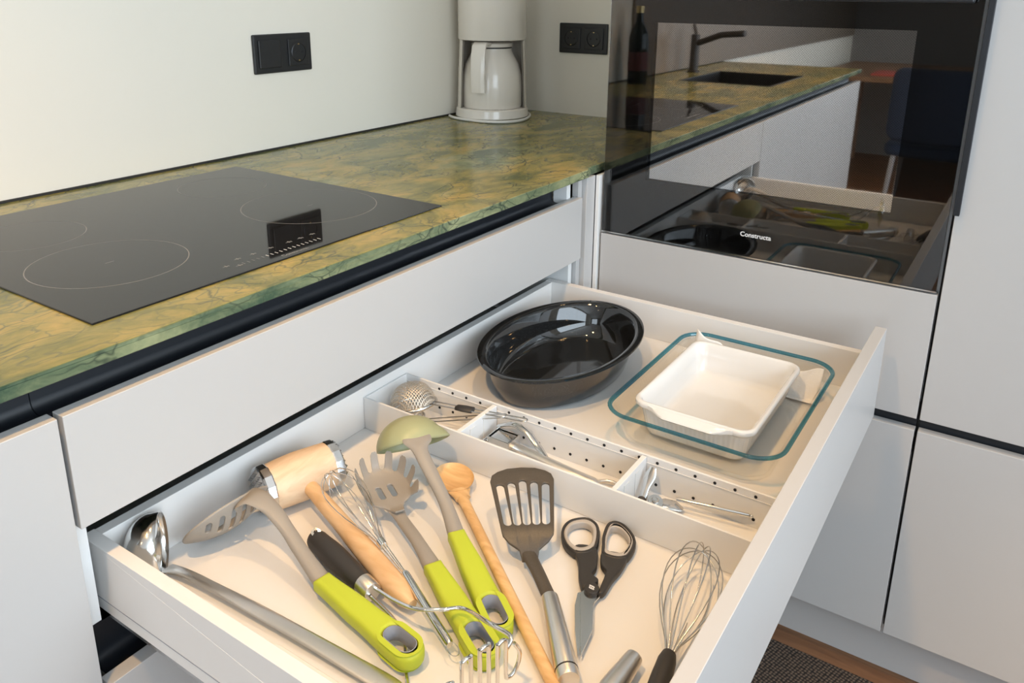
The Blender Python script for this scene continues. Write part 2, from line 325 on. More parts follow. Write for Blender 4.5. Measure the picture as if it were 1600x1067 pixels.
def fill(outlines, thick, bev=0.0, bres=2, grid=None):
    """flat plate with holes from 2-D outlines (outer first), centred on z=0; grid = spacing for later bending. returns (verts, faces)"""
    cu = bpy.data.curves.new('tmp', 'CURVE'); cu.dimensions = '2D'; cu.fill_mode = 'BOTH'; cu.extrude = max(thick / 2 - bev, 0.00001); cu.bevel_depth = bev; cu.bevel_resolution = bres; cu.offset = -bev
    for o in outlines:
        sp = cu.splines.new('POLY'); sp.points.add(len(o) - 1); sp.use_cyclic_u = True
        for i, q in enumerate(o): sp.points[i].co = (q[0], q[1], 0, 1)
    ob = bpy.data.objects.new('tmp', cu); COL.objects.link(ob); bpy.context.view_layer.update()
    dg = bpy.context.evaluated_depsgraph_get(); me = bpy.data.meshes.new_from_object(ob.evaluated_get(dg))
    bm = bmesh.new(); bm.from_mesh(me); bmesh.ops.remove_doubles(bm, verts=bm.verts, dist=1e-6)
    if grid:
        xs = [v.co.x for v in bm.verts]; ys = [v.co.y for v in bm.verts]
        for ax, lo, hi in ((0, min(xs), max(xs)), (1, min(ys), max(ys))):
            n = int((hi - lo) / grid)
            for k in range(1, n):
                co = [0, 0, 0]; no = [0, 0, 0]; co[ax] = lo + (hi - lo) * k / n; no[ax] = 1
                bmesh.ops.bisect_plane(bm, geom=bm.verts[:] + bm.edges[:] + bm.faces[:], plane_co=co, plane_no=no)
    bm.verts.index_update(); vs = [v.co.copy() for v in bm.verts]; fs = [tuple(v.index for v in f.verts) for f in bm.faces]; bm.free()
    bpy.data.objects.remove(ob); bpy.data.curves.remove(cu); bpy.data.meshes.remove(me)
    return vs, fs
def text_mesh(body, size, thick=0.0002):
    cu = bpy.data.curves.new('tmp', 'FONT'); cu.body = body; cu.size = size; cu.extrude = thick; cu.offset = size * 0.022; cu.align_x = 'LEFT'
    ob = bpy.data.objects.new('tmp', cu); COL.objects.link(ob); bpy.context.view_layer.update()
    me = bpy.data.meshes.new_from_object(ob.evaluated_get(bpy.context.evaluated_depsgraph_get()))
    vs = [v.co.copy() for v in me.vertices]; fs = [tuple(p.vertices) for p in me.polygons]
    bpy.data.objects.remove(ob); bpy.data.curves.remove(cu); bpy.data.meshes.remove(me); return vs, fs
def frame(o, x, z=(0, 0, 1)):
    """matrix with local x along x, local z as near z as possible"""
    x = Vector(x).normalized(); z = Vector(z); y = z.cross(x).normalized(); z = x.cross(y)
    m = Matrix((x, y, z)).transposed().to_4x4(); m.translation = Vector(o); return m
def stadium(cx, cy, hl, hw, n=10):
    """rounded slot along x: half length hl, half width hw"""
    pts = []
    for k in range(n + 1): a = -PI / 2 + PI * k / n; pts.append((cx + hl - hw + hw * math.cos(a), cy + hw * math.sin(a)))
    for k in range(n + 1): a = PI / 2 + PI * k / n; pts.append((cx - hl + hw + hw * math.cos(a), cy + hw * math.sin(a)))
    return pts
def rrect(x0, x1, y0, y1, r, n=6):
    pts = []
    for cx, cy, a0 in ((x1 - r, y0 + r, -PI / 2), (x1 - r, y1 - r, 0), (x0 + r, y1 - r, PI / 2), (x0 + r, y0 + r, PI)):
        for k in range(n + 1): a = a0 + PI / 2 * k / n; pts.append((cx + r * math.cos(a), cy + r * math.sin(a)))
    return pts

# ------------------------------------------------------------------ the room
XL, YF = -4.6, -2.4
struct(B().box(XL, XR, YF, YW, -0.05, 0).obj('floor', 'floorwood'))
struct(B().box(XL, XR, YF, YW, CEIL, CEIL + 0.05).obj('ceiling', 'ceiling'))
struct(B().box(XL - 0.1, XR + 0.1, YW, YW + 0.1, 0, CEIL).obj('wall_back', 'wall'))
struct(B().box(XR, XR + 0.1, YF, YW, 0, CEIL).obj('wall_right', 'wall'))
wx0, wx1, wz0, wz1 = -2.15, 0.95, 0.92, 2.32
wf = B(); wf.box(XL, wx0, YF - 0.1, YF, 0, CEIL); wf.box(wx1, XR, YF - 0.1, YF, 0, CEIL); wf.box(wx0, wx1, YF - 0.1, YF, 0, wz0); wf.box(wx0, wx1, YF - 0.1, YF, wz1, CEIL)
struct(wf.obj('wall_front', 'wall'))
sy0, sy1, sz0, sz1 = -2.2, -0.6, 0.65, 2.25
wl = B(); wl.box(XL - 0.1, XL, YF, sy0, 0, CEIL); wl.box(XL - 0.1, XL, sy1, YW, 0, CEIL); wl.box(XL - 0.1, XL, sy0, sy1, 0, sz0); wl.box(XL - 0.1, XL, sy0, sy1, sz1, CEIL)
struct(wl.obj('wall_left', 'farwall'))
def window(name, along, c, a0, a1, z0, z1):
    """frame and pane in a wall opening; along = 'x' or 'y'"""
    f = B(); g = B(); t = 0.06
    def bx(bb, p0, p1, q0, q1, d0, d1):
        if along == 'x': bb.box(p0, p1, c + d0, c + d1, q0, q1)
        else: bb.box(c + d0, c + d1, p0, p1, q0, q1)
    md = (a0 + a1) / 2
    for p0, p1, q0, q1 in ((a0, a0 + t, z0, z1), (a1 - t, a1, z0, z1), (a0 + t, a1 - t, z0, z0 + t), (a0 + t, a1 - t, z1 - t, z1), (md - t / 2, md + t / 2, z0 + t, z1 - t)): bx(f, p0, p1, q0, q1, -0.09, -0.03)
    o = f.obj(name, 'carcass'); struct(o)
    for p0, p1 in ((a0 + t, md - t / 2), (md + t / 2, a1 - t)):
        g = B(); bx(g, p0, p1, z0 + t, z1 - t, -0.062, -0.058); g.obj('pane', 'windowglass', o)
struct(B().box(-4.59, -0.42, YW - .012, YW - .0005, ZC + .005, CEIL - .001).obj('trim_7', 'panel'))
window('window_1', 'x', YF, wx0, wx1, wz0, wz1)
window('window_2', 'y', XL, sy0, sy1, sz0, sz1)

def downlight(x, y, watts, label, cone=104, blend=0.75):
    t = thing('ceiling_downlight', label, 'downlight', (x, y, CEIL - 0.02))
    B().lathe([(0.034, 0.012), (0.046, 0.012), (0.046, 0.020), (0.034, 0.020), (0.034, 0.012)], (x, y, CEIL - 0.02), seg=28).obj('trim_ring', 'lampbody', t, smooth=40)
    m = bpy.data.materials.new('lamp_glow'); m.use_nodes = True; b = m.node_tree.nodes['Principled BSDF']; setp(b, Base_Color=(0.8, 0.8, 0.8, 1)); b.inputs['Emission Color'].default_value = (1.0, 0.75, 0.5, 1); b.inputs['Emission Strength'].default_value = 30
    B().lathe([(0.0001, 0.014), (0.034, 0.014), (0.034, 0.0199), (0.0001, 0.0199)], (x, y, CEIL - 0.02), seg=28).obj('lamp_lens', m, t, smooth=40)
    l = bpy.data.lights.new('downlight_beam', 'SPOT'); l.energy = watts; l.color = SPOT_COL; l.spot_size = math.radians(cone); l.spot_blend = blend; l.shadow_soft_size = 0.035
    o = bpy.data.objects.new('downlight_beam', l); COL.objects.link(o); o.location = (x, y, CEIL - 0.03)
downlight(-0.36, -0.27, SPOT_W, 'round ceiling spotlight above the pulled-out drawer')
downlight(0.60, -0.32, SPOT_W * 0.42, 'added ceiling spotlight nearest the oven, warming the drawer', 74, 0.85)  # unseen lamp, added to strengthen the warm gradient in the drawer
downlight(-1.75, -0.27, SPOT_W * 0.6, 'round ceiling spotlight above the end of the worktop')
downlight(0.42, -1.62, SPOT_W * 4.0, 'added mid-room ceiling spotlight warming the lower right doors', 64, 0.9)  # unseen lamp, placed and boosted to warm the lower right doors

tag(B().box(-0.9, 1.100, -1.9, -0.16, 0.0, 0.008).obj('rug', 'rug', bevel=0.003), 'dark brown woven rug lying beside the kitchen plinth', 'rug')

# ------------------------------------------------------------------ worktop run
def poly_prism(pts, z0, z1):
    n = len(pts); b = B(); return b.add([(x, y, z0) for x, y in pts] + [(x, y, z1) for x, y in pts], [tuple(range(n - 1, -1, -1)), tuple(range(n, 2 * n))] + [(i, (i + 1) % n, n + (i + 1) % n, n + i) for i in range(n)])
t = thing('worktop', 'olive green veined stone worktop running to the corner', 'worktop', (0.1, 0.33, ZCB))
SK = (-0.98, -0.50, 0.13, 0.50)   # sink cut-out
xl = -1.5
b = B()
for poly in ([(xl, 0), (SK[0], 0), (SK[0], YW - .001), (xl, YW - .001)], [(SK[0], 0), (SK[1], 0), (SK[1], SK[2]), (SK[0], SK[2])], [(SK[0], SK[3]), (SK[1], SK[3]), (SK[1], YW - .001), (SK[0], YW - .001)],
             [(SK[1], 0), (1.066, 0), (1.076, 0.008), (XR - .001, 0.008), (XR - .001, YW - .001), (SK[1], YW - .001)]):
    q = poly_prism(poly, ZCB, ZC); b.add(q.v, q.f)
b.obj('slab', 'stone', t, bevel=0.0015)
struct(B().box(xl, XR - .001, YW - 0.0045, YW - 0.0005, ZC + .0002, ZC + 0.0042).obj('trim_1', 'darkgap'))

t = thing('kitchen_sink', 'black sink set into the far end of the worktop', 'sink', (-0.74, 0.315, 0.76))
e = 0.0012
b = B(); b.box(SK[0] + e, SK[1] - e, SK[2] + e, SK[3] - e, .76, .768); b.box(SK[0] + e, SK[0] + .012, SK[2] + e, SK[3] - e, .768, ZC + .001); b.box(SK[1] - .012, SK[1] - e, SK[2] + e, SK[3] - e, .768, ZC + .001); b.box(SK[0] + .012, SK[1] - .012, SK[2] + e, SK[2] + .012, .768, ZC + .001); b.box(SK[0] + .012, SK[1] - .012, SK[3] - .012, SK[3] - e, .768, ZC + .001)
b.obj('basin', 'sinkblack', t, bevel=.002)
B().lathe([(.0001, .012), (.03, .012), (.034, .008)], (-.74, .315, .76), seg=20).obj('drain', 'steel', t, smooth=40)
t = thing('kitchen_tap', 'black tap with a slanting spout behind the sink', 'tap', (-0.86, 0.575, ZC))
B().lathe([(.026, .0), (.026, .006), (.02, .010), (.018, .16), (.0001, .165)], (-.86, .575, ZC), seg=20).obj('body', 'blackgrip', t, smooth=40)
B().tube([(-.86, .575, ZC + .12), (-.83, .45, ZC + .165), (-.80, .34, ZC + .175)], .013, 12).obj('spout', 'blackgrip', t, smooth=40)
B().tube([(-.86, .575, ZC + .166), (-.90, .60, ZC + .20)], .007, 8).obj('lever', 'blackgrip', t, smooth=40)
t = thing('glass_bottle', 'dark glass bottle standing on the worktop by the back wall', 'bottle', (-0.32, 0.585, ZC))
B().lathe([(.0001, 0), (.036, 0), (.038, .005), (.038, .16), (.034, .19), (.015, .23), (.0135, .28), (.0001, .28)], (-.32, .585, ZC), seg=28).obj('body', 'bottle', t, smooth=45)
B().lathe([(.0385, .05), (.0385, .12)], (-.32, .585, ZC), seg=28).obj('paper_label', 'labelred', t, smooth=45)
B().lathe([(.0142, .262), (.0148, .262), (.0148, .287), (.0001, .287)], (-.32, .585, ZC), seg=20).obj('cap', 'brass', t, smooth=45)

# black grip channel profile under the worktop
def channel(name, x0, x1, zt, zb, parent=None, y0=0.021, depth=0.03):
    """C-shaped recess extruded along x; zt, zb = top and bottom"""
    pr = [(y0, zt), (y0 + depth, zt), (y0 + depth + .003, zt - .003), (y0 + depth + .003, zb + .012)]
    for k in range(5): a = -PI / 2 * k / 4; pr.append((y0 + depth - .007 + .010 * math.cos(a), zb + .012 + .012 * math.sin(a)))
    pr += [(y0 + .004, zb), (y0 + .001, zb + .004), (y0, zb + .008), (y0, zb - .003), (y0 + depth - .004, zb - .003)]
    for k in range(5): a = -PI / 2 + PI / 2 * k / 4; pr.append((y0 + depth - .007 + .013 * math.cos(a), zb + .012 + .015 * math.sin(a)))
    pr += [(y0 + depth + .006, zt + .0), ]
    b = B(); b.loft([[(x0, y, z) for y, z in pr], [(x1, y, z) for y, z in pr]], cap0=False, cap1=False); return b.obj(name, 'channel', parent, smooth=35)

# main cabinet: closed slim drawer, open drawer, lower drawer
cab = thing('base_cabinet', 'white base cabinet under the hob with one drawer pulled out', 'cabinet', (CX1 / 2, 0.3, 0.12))
b = B()
for x in (0.002, CX1 - 0.0155):
    b.box(x, x + 0.0135, 0.020, 0.58, 0.638, ZT - .014); b.box(x, x + 0.0135, 0.0585, 0.58, ZT - .0139, ZCB - .001); b.box(x, x + 0.0135, 0.056, 0.58, 0.12, 0.6379)
b.box(0.0156, CX1 - .0156, 0.562, 0.58, 0.12, ZCB - .001); b.box(0.0156, CX1 - .0156, 0.02, 0.5619, 0.12, 0.136)
b.obj('carcass', 'carcass', cab, bevel=0.0006)
channel('grip_channel', -0.001, 1.012, ZCB - .0006, ZT - 0.010, cab)
channel('grip_channel', 0.016, CX1 - .016, 0.636, 0.560, cab)
B().box(1.0125, CX1 - .0165, 0.020, 0.05, ZT - .012, ZCB - .001).obj('channel_end_block', 'carcass', cab)
def front(b_, x0, x1, z0, z1, th=0.019):  # handleless front with a slanted top back edge
    return b_.box(x0, x1, 0.0, th, z0, z1)
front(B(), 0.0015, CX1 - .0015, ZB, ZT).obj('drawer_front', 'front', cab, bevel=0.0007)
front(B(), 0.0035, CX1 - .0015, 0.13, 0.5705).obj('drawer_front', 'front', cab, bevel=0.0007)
# open drawer
dl, dr_, rim = 0.0263, 1.0172, 0.0149
yb = 0.0433; yfi, yfo = -0.5638, -0.582
d = B().box(dl + .004, dr_ - .004, yfi + .0003, yb + .014, ZF - .016, ZF).obj('drawer', 'drawer', cab)
for x0, x1 in ((dl, dl + rim), (dr_ - rim, dr_)):
    s = B(); s.box(x0, x1, yfi + .0003, yb + .0149, ZF + .0002, ZR); 
    s.box(x0, dl + .0038, yfi + .0003, yb + .0149, ZF - .018, ZF + .0002) if x0 == dl else s.box(dr_ - .0038, x1, yfi + .0003, yb + .0149, ZF - .018, ZF + .0002)
    s.obj('side_panel', 'drawer', d, bevel=0.0005)
gx = dl - .0004
B().box(gx, dl - .0001, yfi + .001, yb + .0148, ZF - .0028, ZF - .0018).obj('groove_line', 'greygrip', d)
B().box(dl + rim + .0002, dr_ - rim - .0002, yb, yb + .0145, ZF + .0002, ZR - .001).obj('back_panel', 'drawer', d, bevel=0.0005)
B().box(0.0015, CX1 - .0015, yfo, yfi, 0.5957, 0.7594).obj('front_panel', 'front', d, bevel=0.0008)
for x0, x1 in ((dl + .004, dl + .020), (dr_ - .020, dr_ - .004)):
    B().box(x0, x1, -0.45, 0.5, ZF - .0300, ZF - .0164).obj('runner', 'castmetal', d, bevel=.001)

# cabinets to the left
def left_cab(x0, x1, label, split=None):
    c = thing('base_cabinet', label, 'cabinet', ((x0 + x1) / 2, .3, .12))
    b = B()
    for x in (x0 + .002, x1 - .016): b.box(x, x + .014, .058, .58, .12, ZCB - .001)
    b.box(x0 + .0161, x1 - .0161, .566, .58, .12, ZCB - .001); b.box(x0 + .0161, x1 - .0161, .058, .5659, .12, .136); b.obj('carcass', 'carcass', c)
    channel('grip_channel', x0, x1, ZCB - .0006, ZT - .010, c)
    zs = [0.13, ZT] if not split else [0.13, split, ZT]
    for i in range(len(zs) - 1):
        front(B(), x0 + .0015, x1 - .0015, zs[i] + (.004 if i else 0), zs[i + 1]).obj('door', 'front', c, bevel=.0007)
left_cab(-0.472, -0.002, 'white base cabinet with one tall door left of the drawers')
left_cab(-1.05, -0.472, 'white base cabinet with a tall door under the sink')
left_cab(-1.498, -1.05, 'white base cabinet with a tall door at the worktop end')
struct(B().box(-1.49, XO + .05, 0.06, 0.075, 0.0, 0.1195).obj('trim_2', 'front'))

# filler boards between drawers and tall unit
struct(B().box(CX1 + .002, 1.0605, 0.012, 0.026, 0.12, ZCB - .001).obj('trim_3', 'front', bevel=.0006))
struct(B().box(1.0625, XO - .008, 0.002, 0.022, 0.12, ZCB - .001).obj('trim_4', 'front', bevel=.0008))
struct(B().box(XO - .0065, XO + .0245, -0.0065, 0.0015, 0.12, ZCB - .001).obj('trim_5', 'carcass', bevel=.0006))

# ------------------------------------------------------------------ tall units
YO0, YO1 = -0.0115, -0.6393
tc_ = thing('oven_cabinet', 'white tall cabinet housing the built-in oven', 'cabinet', (1.4, -.33, .12))
b = B(); b.box(1.135, 1.69, -.0195, -.0085, .12, 2.1); b.box(1.135, 1.69, -.6425, -.6315, .12, 2.1); b.box(1.675, 1.69, -.6314, -.0196, .12, 2.1); b.box(1.135, 1.6749, -.6314, -.0196, .12, .136); b.box(1.135, 1.6749, -.6314, -.0196, .776, .79); b.box(1.135, 1.6749, -.6314, -.0196, 1.425, 1.44)
b.obj('carcass', 'carcass', tc_)
def xfront(y0, y1, z0, z1): return B().box(XO, XO + .019, y1, y0, z0, z1)
xfront(-.0115, -.6425, .5788, .8105).obj('drawer_front', 'front', tc_, bevel=.0008)
xfront(-.0115, -.6425, .1207, .556).obj('door', 'front', tc_, bevel=.0008)
xfront(-.0115, -.6425, 1.418, 2.1).obj('door', 'front', tc_, bevel=.0008)
B().box(XO + .022, XO + .03, -.6425, -.0115, .50, .60).obj('grip_channel', 'channel', tc_)
B().box(XO + .004, XO + .03, -.6425, -.0115, .520, .535).obj('grip_channel', 'channel', tc_)
fc = thing('larder_cabinet', 'white tall cabinet right of the oven with plain doors', 'cabinet', (1.4, -.95, .12))
B().box(1.1410, 1.69, -1.245, -.651, .12, 2.1).obj('carcass', 'carcass', fc)
dd = xfront(-.6475, -1.247, .5788, 2.1).obj('door', 'front', fc, bevel=.0008)
h = B().box(XO - .011, XO - .0003, -.6545, -.6450, .9525, 1.75).obj('handle_strip', 'channel', dd, bevel=.0008); h['label'] = 'black vertical handle strip'
xfront(-.6475, -1.247, .1207, .556).obj('door', 'front', fc, bevel=.0008)
B().box(XO + .022, XO + .03, -1.247, -.6475, .50, .60).obj('grip_channel', 'channel', fc)
B().box(XO + .026, XO + .034, -.6509, -.6436, .12, 2.1).obj('gap_strip', 'darkgap', fc)
struct(B().box(XO + .05, XO + .065, -1.25, -0.0075, 0, .1195).obj('trim_6', 'front'))

# oven
ov = thing('built_in_oven', 'black glass-fronted built-in oven in the tall cabinet', 'oven', (1.38, -.325, .815))
zo0, zo1 = .8155, 1.412
g = B().box(XO, XO + .004, YO1, YO0, zo0 + .0016, zo1).obj('door_glass', 'ovenglass', ov, bevel=.0005)
wy0, wy1, wz0_, wz1_ = -.552, -.103, .935, 1.238
b = B()
xb = XO + .0045; xe = XO + .007
b.box(xb, xe, YO1, wy0, zo0, zo1); b.box(xb, xe, wy1, YO0, zo0, zo1); b.box(xb, xe, wy0, wy1, zo0, wz0_); b.box(xb, xe, wy0, wy1, wz1_, zo1)
b.obj('black_surround', 'ovenblack', ov)
B().box(XO + .013, XO + .0165, wy0 - .012, wy1 + .012, wz0_ - .012, wz1_ + .012).obj('inner_pane', 'ovenpane', ov)
B().box(XO - .0004, XO + .007, YO1, YO0, zo0 - .0012, zo0 + .0014).obj('bottom_trim', 'steel', ov)
b = B(); c0 = XO + .03; c1 = XO + .45; yy0, yy1, zz0, zz1 = -.575, -.08, .89, 1.27
b.box(c1, c1 + .01, yy0, yy1, zz0, zz1); b.box(c0, c1, yy0, yy1, zz0 - .01, zz0); b.box(c0, c1, yy0, yy1, zz1, zz1 + .01); b.box(c0, c1, yy0 - .01, yy0, zz0, zz1); b.box(c0, c1, yy1, yy1 + .01, zz0, zz1)
b.obj('cavity', 'ovencavity', ov)
for z in (.985, 1.12):
    b = B(); b.tube([(c0 + .01, yy0 + .01, z), (c0 + .01, yy1 - .01, z)], .003, 8)
    for k in range(12): y = lerp(yy0 + .02, yy1 - .02, k / 11); b.tube([(c0 + .012, y, z + .002), (c1 - .02, y, z + .002)], .0014, 6)
    b.obj('rack', 'steel', ov, smooth=40)
hd = B().box(XO - .034, XO - .018, -.628, -.022, 1.281, 1.300).obj('door_handle', 'channel', ov, bevel=.003)
for y in (-.60, -.05): B().box(XO - .0185, XO - .0001, y - .006, y + .006, 1.283, 1.298).obj('bracket', 'channel', hd)
vs, fs = text_mesh('Constructa', 0.0150)
xmax = max(v.x for v in vs); sc = 0.0580 / xmax
b = B(); b.add([(XO - .0001 - v.z, -.3022 - v.x * sc, .8560 + v.y * sc * .97) for v in vs], fs); o = b.obj('logo_lettering', 'whiteprint', ov); o['label'] = 'white lettering along the oven door'

# ------------------------------------------------------------------ hob
hb = thing('induction_hob', 'black glass induction hob set on the stone worktop', 'hob', (.3726, .3219, ZC))
hx0, hx1, hy0, hy1 = .0748, .6703, .0619, .5819
hz = ZC + .0022
B().box(hx0, hx1, hy0, hy1, ZC + .0002, hz).obj('glass_plate', 'cooktop', hb, bevel=.0008)
def ring(cx, cy, r, wd=0.0007):
    n = 64; b = B(); vs = []; fs = []
    for k in range(n):
        a = 2 * PI * k / n
        for q, z in ((r - wd, hz + .00008), (r + wd, hz + .00008)): vs.append((cx + q * math.cos(a), cy + q * math.sin(a), z))
    for k in range(n): i = 2 * k; j = 2 * ((k + 1) % n); fs.append((i, i + 1, j + 1, j))
    return b.add(vs, fs)
for cx, cy, r in ((.198, .235, .096), (.198, .44, .075), (.545, .238, .108), (.545, .46, .075)): ring(cx, cy, r).obj('cooking_zone_ring', 'print', hb)
for cx, cy in ((.198, .235), (.545, .238)): B().box(cx - .006, cx + .006, cy - .0006, cy + .0006, hz, hz + .0001).obj('zone_mark', 'print', hb)
for k in range(18):
    x = .293 + k * .0077; B().box(x, x + .0011, .0870, .0935, hz, hz + .0001).obj('slider_mark', 'whiteprint' if 4 < k else 'print', hb)
for x, y in ((.300, .111), (.325, .111), (.356, .113), (.389, .113), (.411, .114), (.434, .115), (.272, .098), (.285, .088)):
    b = B(); b.box(x - .005, x + .005, y - .0005, y + .0005, hz, hz + .0001); b.box(x - .001, x + .001, y - .003, y + .003, hz + .00011, hz + .0002); b.box(x + .003, x + .0042, y - .003, y + .001, hz + .00011, hz + .0002); b.obj('touch_symbol', 'print', hb)
vs, fs = text_mesh('Constructa', .0085); xm = max(v.x for v in vs); s_ = .045 / xm
B().add([(.341 + v.x * s_, .0690 + v.y * s_, hz + .00012 + v.z * .1) for v in vs], fs).obj('logo_lettering', 'print', hb)

# ------------------------------------------------------------------ sockets
def box_ax(bb, T, u0, u1, v0, v1, d0, d1):
    c = [T(u, v_, d) for d in (d0, d1) for u, v_ in ((u0, v0), (u1, v0), (u1, v1), (u0, v1))]
    bb.add(c, [(3, 2, 1, 0), (4, 5, 6, 7), (0, 1, 5, 4), (1, 2, 6, 5), (2, 3, 7, 6), (3, 0, 4, 7)]); return bb
def schuko(t, T, cu, cv, ax, ref):
    b = B(); box_ax(b, T, cu - .0285, cu + .0285, cv - .0285, cv + .0285, .0071, .0105); ins = b.obj('socket_insert', 'socket', t, bevel=.0012)
    o = T(cu, cv, .0106)
    B().lathe([(.0215, .0001), (.0195, .0012), (.0190, -.002), (.0185, -.0033), (.0001, -.0033)], Vector(o) + Vector(ax) * .0002, ax, 32, ref).xf(lambda v_: v_).obj('socket_well', 'socketdark', ins, smooth=30)
    for s_ in (-1, 1): B().sphere(T(cu + s_ * .0095, cv, .0092), .0026, 10, 6).obj('pin_hole', 'hole', ins, smooth=60)
    for s_ in (-1, 1): b = B(); box_ax(b, T, cu - .0016, cu + .0016, cv + s_ * .0175 - .0012, cv + s_ * .0175 + .0012, .0085, .0118); b.obj('earth_contact', 'brass', ins)
def plate(t, T, c0, c1, cv):
    b = B(); box_ax(b, T, c0, c1, cv - .041, cv + .041, 0.0002, .007); b.obj('cover_frame', 'socket', t, bevel=.003, bseg=3)
zs = 1.1588
T1 = lambda u, v_, d: (u, YW - d, v_)
t = thing('switch_socket', 'black double plate with rocker switch and socket above the hob', 'socket', (.879, YW - .004, zs - .041))
plate(t, T1, .799, .959, zs)
b = B(); box_ax(b, T1, .8385 - .029, .8385 + .029, zs - .029, zs + .029, .0071, .0115); b.obj('rocker', 'socket', t, bevel=.0015)
schuko(t, T1, .9185, zs, (0, -1, 0), (1, 0, 0))
zs2 = 1.1650
T2 = lambda u, v_, d: (XR - d, -u, v_)
t = thing('double_socket', 'black double socket on the wall beside the oven', 'socket', (XR - .004, .363, zs2 - .041))
plate(t, T2, -.4395, -.2875, zs2)
schuko(t, T2, -.399, zs2, (-1, 0, 0), (0, 1, 0)); schuko(t, T2, -.328, zs2, (-1, 0, 0), (0, 1, 0))

# ------------------------------------------------------------------ coffee maker
cxm, cym = 1.512, .548
cm = thing('coffee_maker', 'cream white filter coffee maker with thermal jug in the corner', 'coffee maker', (cxm, cym, ZC))
CB = ZC
vd = Vector((-.8, -.6, 0)).normalized()      # towards the room
B().lathe([(.0001, .004), (.098, .004), (.1015, .008), (.099, .028), (.095, .031), (.0001, .031)], (cxm, cym, CB), seg=56).obj('base', 'cream', cm, smooth=35)
# back shell, an arc of about 230 degrees
o0 = Vector((cxm, cym, CB)); prof_o = [(.096, .031), (.0925, .13), (.0885, .212)]
side = Vector((-vd.y, vd.x, 0))
sh = B(); sh.lathe([(r, h) for r, h in prof_o] + [(r - .004, h) for r, h in reversed(prof_o)] + [prof_o[0]], o0, (0, 0, 1), 40, tuple(-vd), a0=-PI * .64, a1=PI * .64)
sh.obj('back_shell', 'cream', cm, smooth=35)
B().lathe([(.0001, .213), (.0905, .213), (.0925, .2165), (.0925, .33), (.095, .345), (.095, .372), (.09, .378), (.0001, .378)], o0, seg=56).obj('water_tank', 'cream', cm, smooth=35)
jug = B().lathe([(.0001, .0315), (.081, .0315), (.083, .036), (.0835, .085), (.081, .118), (.073, .148), (.061, .170), (.055, .182), (.054, .190), (.0001, .190)], o0, seg=56).obj('thermal_jug', 'cream', cm, smooth=35)
B().lathe([(.0545, .191), (.0545, .1935), (.0001, .1935)], o0, seg=48).obj('lid_gap', 'darkgap', jug, smooth=35)
B().lathe([(.0001, .194), (.0565, .194), (.057, .203), (.050, .207), (.0001, .207)], o0, seg=48).obj('lid', 'cream', jug, smooth=35)
hd_ = Vector((-.95, -.22, 0)).normalized(); hs = Vector((-hd_.y, hd_.x, 0))
pts = [(.053, .203), (.080, .205), (.094, .196), (.100, .170), (.1015, .120), (.0995, .078)]
rings = []
for i, (r, h) in enumerate(pts):
    c = o0 + hd_ * r + V(0, 0, h); nx = hd_ * (1 if i > 2 else .25) + V(0, 0, .0 if i > 2 else .95); nx.normalize(); wd = .0195; th_ = .0050
    rings.append([c + hs * (wd * a) + nx * (th_ * q) for a, q in ((-1, -.6), (-.85, -1), (.85, -1), (1, -.6), (1, .6), (.85, 1), (-.85, 1), (-1, .6))])
B().loft(rings).obj('handle', 'cream', jug, smooth=50)
pth = []
for k in range(22):
    a = lerp(-.62 * PI, .66 * PI, k / 21); r = .112 + .008 * math.sin(3 * a + .6); q = vd * math.cos(a) + side * math.sin(a); pth.append(o0 + q * r + V(0, 0, .0042))
B().tube(smoothpath([p for p in pth if p.y < YW - .012 and p.x < XR - .012], 3), .0038, 10).obj('power_cord', 'cream2', cm, smooth=60)
# ------------------------------------------------------------------ divider tray in the drawer
tl, tr_, tz = .4488, .5476, .7060
tw = .0035
tray = thing('drawer_organizer', 'white narrow divider tray standing across the open drawer', 'organizer', ((tl + tr_) / 2, -.26, ZF))
ty0, ty1 = yfi + .002, yb - .0006
zb_ = ZF + .0004
fl = B().box(tl + tw, tr_ - tw, ty0, ty1 - tw, zb_, zb_ + .0015).obj('tray_floor', 'tray', tray)
B().box(tl, tl + tw, ty0, ty1, zb_, tz).obj('tray_wall', 'tray', tray, bevel=.0006)
fw = B().box(tr_ - tw, tr_, ty0, ty1, zb_, tz).obj('tray_wall', 'tray', tray, bevel=.0006)
B().box(tl + tw, tr_ - tw, ty1 - tw, ty1, zb_, tz).obj('tray_wall', 'tray', tray, bevel=.0006)
B().box(tr_ - tw - .0011, tr_ - tw - .0001, ty0, ty1 - tw, tz - .0110, tz - .0100).obj('ledge', 'tray', tray)
hm = None
for row, z in ((0, tz - .0065), (1, ZF + .0135)):
    for k in range(20):
        y = -.0270 - k * .0261
        if y < -.545: continue
        if hm is None:
            o = B().lathe([(.0021, 0), (.0021, .0006), (.0001, .0006)], (tr_ - tw, y, z), (-1, 0, 0), 10).obj('peg_hole', 'hole', fw); hm = o.data; h0 = (y, z)
        else:
            o = bpy.data.objects.new('peg_hole', hm); COL.objects.link(o); o.parent = fw; o.location = (0, y - h0[0], z - h0[1])
for y in (-.1330, -.3740):
    dv = B().box(tl + tw + .0002, tr_ - tw - .0012, y - .0035, y + .0035, zb_ + .0016, tz - .001).obj('divider', 'tray', tray, bevel=.0006)
    for q in (.33, .66):
        x = lerp(tl, tr_, q); B().box(x - .006, x + .006, y - .0043, y - .0036, zb_ + .004, tz - .008).obj('rib', 'tray', dv)

